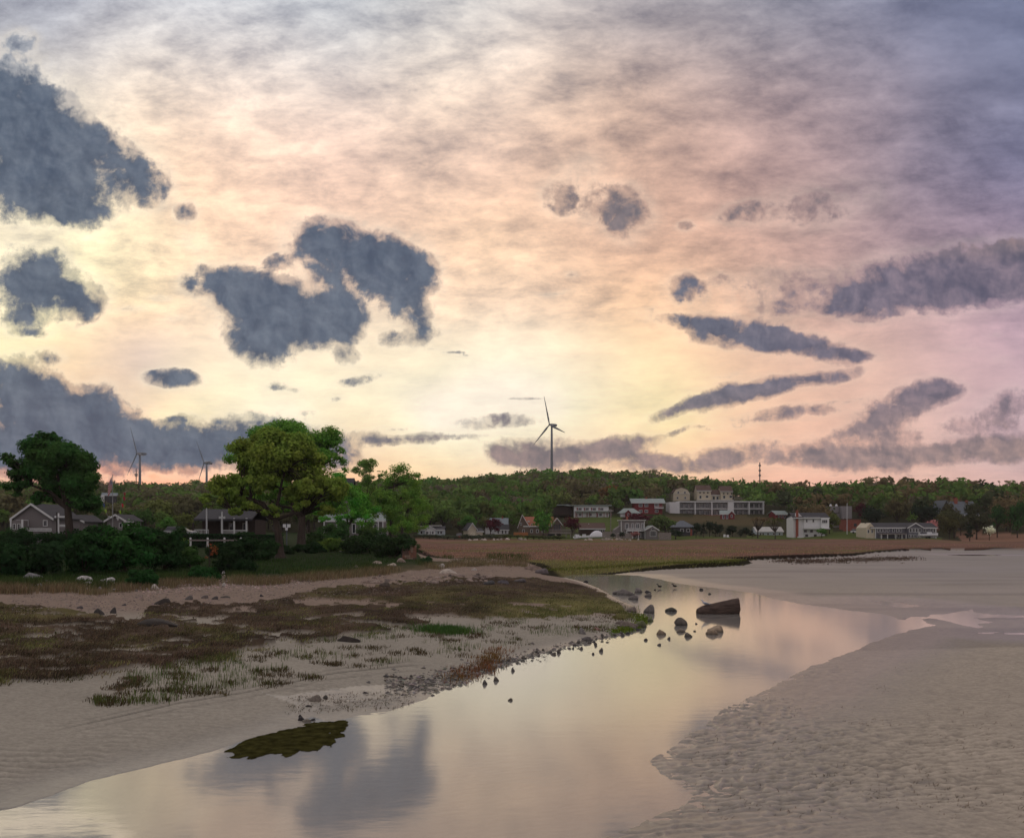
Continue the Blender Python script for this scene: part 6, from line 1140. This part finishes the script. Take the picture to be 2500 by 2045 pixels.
n = 7000; px = rg2.uniform(-60, 1290, n); py = np.interp(px, BANKX, BANKY) - rg2.uniform(-4, 26, n); t_ = sstep(18, 4, np.interp(px, BANKX, BANKY) - py)[:, None]; base = np.array([[.03, .045, .014]]) * (1 - t_) + np.array([[.10, .08, .045]]) * t_
k_ = fbm(px / 45, py / 16, 3, 19) > -.07; px, py, base = px[k_], py[k_], base[k_] * (.75 + .5 * rg2.rand(k_.sum()))[:, None]
blades('bank_grass', 'dry tawny grass fringing the foot of the wooded bank', px, py, 6, .25, .6, .012, base, 42, .6, .22, wind=(.3, 0))
n = 3500; px = rg2.uniform(-60, 1000, n); py = np.interp(px, BANKX, BANKY) - rg2.uniform(24, 60, n); blades('lawn_grass', 'short green grass under the bank trees', px, py, 5, .12, .35, .012, (.018, .036, .010), 43, .5, .3, wind=(.2, 0))
def sprouts(x, y): return (fbm(x / 70, y / 20, 3, 17) > -.02)
n = 3600; px = rg2.uniform(230, 1560, n); up_ = np.interp(px, [230,264,450,600,800,950,1100,1300,1560], [1700,1660,1612,1590,1556,1535,1512,1488,1480]); dn_ = np.interp(px, [230,400,530,700,900,1000,1150,1350,1500,1560], [1722,1718,1690,1668,1640,1610,1590,1560,1535,1515]); py = up_ + (dn_ - up_) * rg2.rand(n) ** 1.15; k_ = sprouts(px, py); px, py = px[k_], py[k_]
blades('cordgrass_sprouts', 'thin green shoots of young cordgrass dotted over the pale sand', px, py, 3, .08, .26, .0065, (.05, .066, .02), 44, .35, .07, wind=(.1, 0))
n = 900; c_ = rg2.uniform(0, 1, (95, 2)); px0 = 240 + 1280 * c_[:, 0]; up_ = np.interp(px0, [230,450,600,800,950,1100,1300,1560], [1690,1630,1600,1570,1550,1530,1500,1490]); dn_ = np.interp(px0, [230,400,530,700,900,1000,1150,1350,1500,1560], [1735,1722,1696,1668,1640,1625,1600,1565,1540,1518]); py0 = up_ + (dn_ - up_) * c_[:, 1] ** .8; ii_ = rg2.randint(0, 95, n); px = px0[ii_] + rg2.normal(size=n) * 13; py = py0[ii_] + rg2.normal(size=n) * 2.6
blades('stubble_tufts', 'dark tufts of dead grass stubble scattered on the sloping sand', px, py, 9, .05, .17, .010, (.045, .036, .018), 45, .9, .10, wind=(.3, 0))
px = 1085 + 34 * rg2.normal(size=420); py = 1541 + 3.4 * rg2.normal(size=420) + (px - 1085) * .05; blades('green_tuft', 'brightest green clump of cordgrass on the pale sand', px, py, 8, .12, .34, .008, (.034, .068, .018), 46, .4, .1, wind=(.2, 0))
n = 6000; px = rg2.uniform(1000, 2560, n); py = rg2.uniform(1329, 1400, n); Xg, Yg, zg = px2g(px, py, 5); _, znn, dwn, dmn, _ = height(Xg, Yg); k_ = (dmn > 1.5) & (Yg > 85) & (Yg < 300); px, py, Yg, dmn = px[k_], py[k_], Yg[k_], dmn[k_]
t_ = np.clip(sstep(1364, 1374, py) + sstep(.1, .22, fbm(px / 200, py / 8, 3, 79)), 0, 1)[:, None]; base = np.array([[.17, .10, .07]]) * (1 - t_) + np.array([[.12, .12, .04]]) * t_
blades('salt_meadow_grass', 'reddish and olive salt meadow grass over the far marsh', px, py, 6, .15, .4, .03, base, 47, .85, .9, wind=(.5, 0), lo=.5)
# weed hanging along the peat bank and on the rocks of the spit
def along(pl, n, jx=3, jy=2):
    pl = np.array(pl, float); t_ = rg2.rand(n) * (len(pl) - 1); i = t_.astype(int); f_ = (t_ - i)[:, None]; p = pl[i] * (1 - f_) + pl[np.minimum(i + 1, len(pl) - 1)] * f_; return p[:, 0] + rg2.normal(size=n) * jx, p[:, 1] + rg2.normal(size=n) * jy
px, py = along([(1340, 1396), (1450, 1391), (1540, 1385), (1640, 1379), (1740, 1376), (1812, 1373)], 700, 4, 1.0); py = py - 4
blades('rockweed', 'yellow green weed draped over the edge of the dark peat bank', px, py, 6, .15, .4, .02, (.07, .08, .018), 48, .95, .25, wind=(0, -.8), cat='seaweed')
px, py = along([(1560, 1500), (1568, 1518), (1540, 1536), (1500, 1541)], 260, 8, 3); blades('sea_lettuce', 'bright green weed at the foot of the boulders on the spit', px, py, 8, .05, .16, .02, (.07, .10, .015), 49, .95, .14, wind=(0, -.2), cat='seaweed')
px, py = along([(1100, 1655), (1160, 1640), (1200, 1612), (1215, 1590)], 200, 16, 9); blades('seaweed_wrack', 'tangle of rusty brown wrack at the near end of the pebble band', px, py, 8, .08, .22, .012, (.10, .055, .025), 50, .95, .12, wind=(.4, 0), cat='seaweed')
px, py = along([(1900, 1368), (1960, 1370), (2030, 1369), (2100, 1366), (2170, 1364), (2235, 1363)], 700, 12, 3); blades('stranded_weed', 'line of dark weed stranded across the far sand flat', px, py, 6, .1, .3, .04, (.05, .035, .025), 51, .9, .5, wind=(.4, 0), cat='seaweed')
blades('sand_debris', 'dark wisps of weed scattered over the rippled right sandbar', DEB[0], DEB[1], 4, .06, .2, .006, (.06, .045, .032), 36, .99, .12, lo=.97, wind=(.3, 0), cat='seaweed')
blades('weed_scraps', 'dark scraps of weed on the ribbed wet sand', SCR[0], SCR[1], 5, .06, .2, .007, (.05, .04, .025), 35, .99, .08, lo=.96, wind=(.3, 0), cat='seaweed')
# dark thatch mounds broken away from the marsh
for x, y, wd, ht, lab in ((848, 1567, 56, 17, 'dark thatch covered hump alone on the pale sand'), (375, 1527, 104, 15, 'long black peat block lying in the sand hollow'), (395, 1476, 48, 15, 'rounded tuft topped mound beside the marsh gap')):
    rock(x, y, wd, ht, (.03, .023, .017), lab, 'peat mounds', name='peat_mound', cat='mound', depth=.6, sink=.3, rz=.05)

# ------------------------------------------------------------------ air
S.cycles.volume_bounces = 1
hm_ = bpy.data.materials.new('haze'); hm_.use_nodes = True; hn = hm_.node_tree; hn.nodes.remove(hn.nodes['Principled BSDF']); pv = hn.nodes.new('ShaderNodeVolumePrincipled')
pv.inputs['Density'].default_value = .00009; pv.inputs['Color'].default_value = (.88, .86, .86, 1); hn.links.new(pv.outputs[0], hn.nodes['Material Output'].inputs['Volume'])
hz_ = MB().box(-1500, 1500, -60, 1800, -2.4, 230).build('haze', hm_, None); hz_['kind'] = 'stuff'; hz_['label'] = 'thin evening haze over the bay and the hills'; hz_['category'] = 'haze'

AL = np.array([P2W(a, b, 0.0) for a, b in [(548,1832),(600,1803),(650,1786),(710,1771),(750,1764),(800,1758),(852,1758),(852,1776),(838,1786),(842,1800),(815,1806),(822,1822),(790,1822),(770,1838),(735,1834),(700,1848),(650,1842),(610,1856),(570,1850)]])
gx, gy = np.meshgrid(np.linspace(AL[:, 0].min(), AL[:, 0].max(), 120), np.linspace(AL[:, 1].min(), AL[:, 1].max(), 90)); fx, fy = gx.ravel(), gy.ravel(); da = sdist(fx + .22 * fbm(fx / .25, fy / .4, 3, 5), fy + .75 * fbm(fx / .2, fy / .6, 4, 6), AL)
ai = np.arange(len(fx)).reshape(gx.shape); aq = np.stack([ai[:-1, :-1], ai[:-1, 1:], ai[1:, 1:], ai[1:, :-1]], -1).reshape(-1, 4); aq = aq[(da[aq] > 0).all(1) & (fbm(fx[aq[:, 0]] / .2, fy[aq[:, 0]] / .5, 3, 8) > -.4)]; us_, iv_ = np.unique(aq.ravel(), return_inverse=True)
av = np.stack([fx, fy, .006 + .012 * np.abs(fbm(fx / .12, fy / .2, 3, 9))], 1)[us_]; me = mesh_np('algae_mat', av, iv_.reshape(-1, 4), smooth=True)
tag(link('algae_mat', me, None, mat('algae', (.040, .038, .012), .95, .7, 3.5, .4, spec=0.0)), 'ragged dark olive mat of algae floating at the near left edge of the channel', 'seaweed')
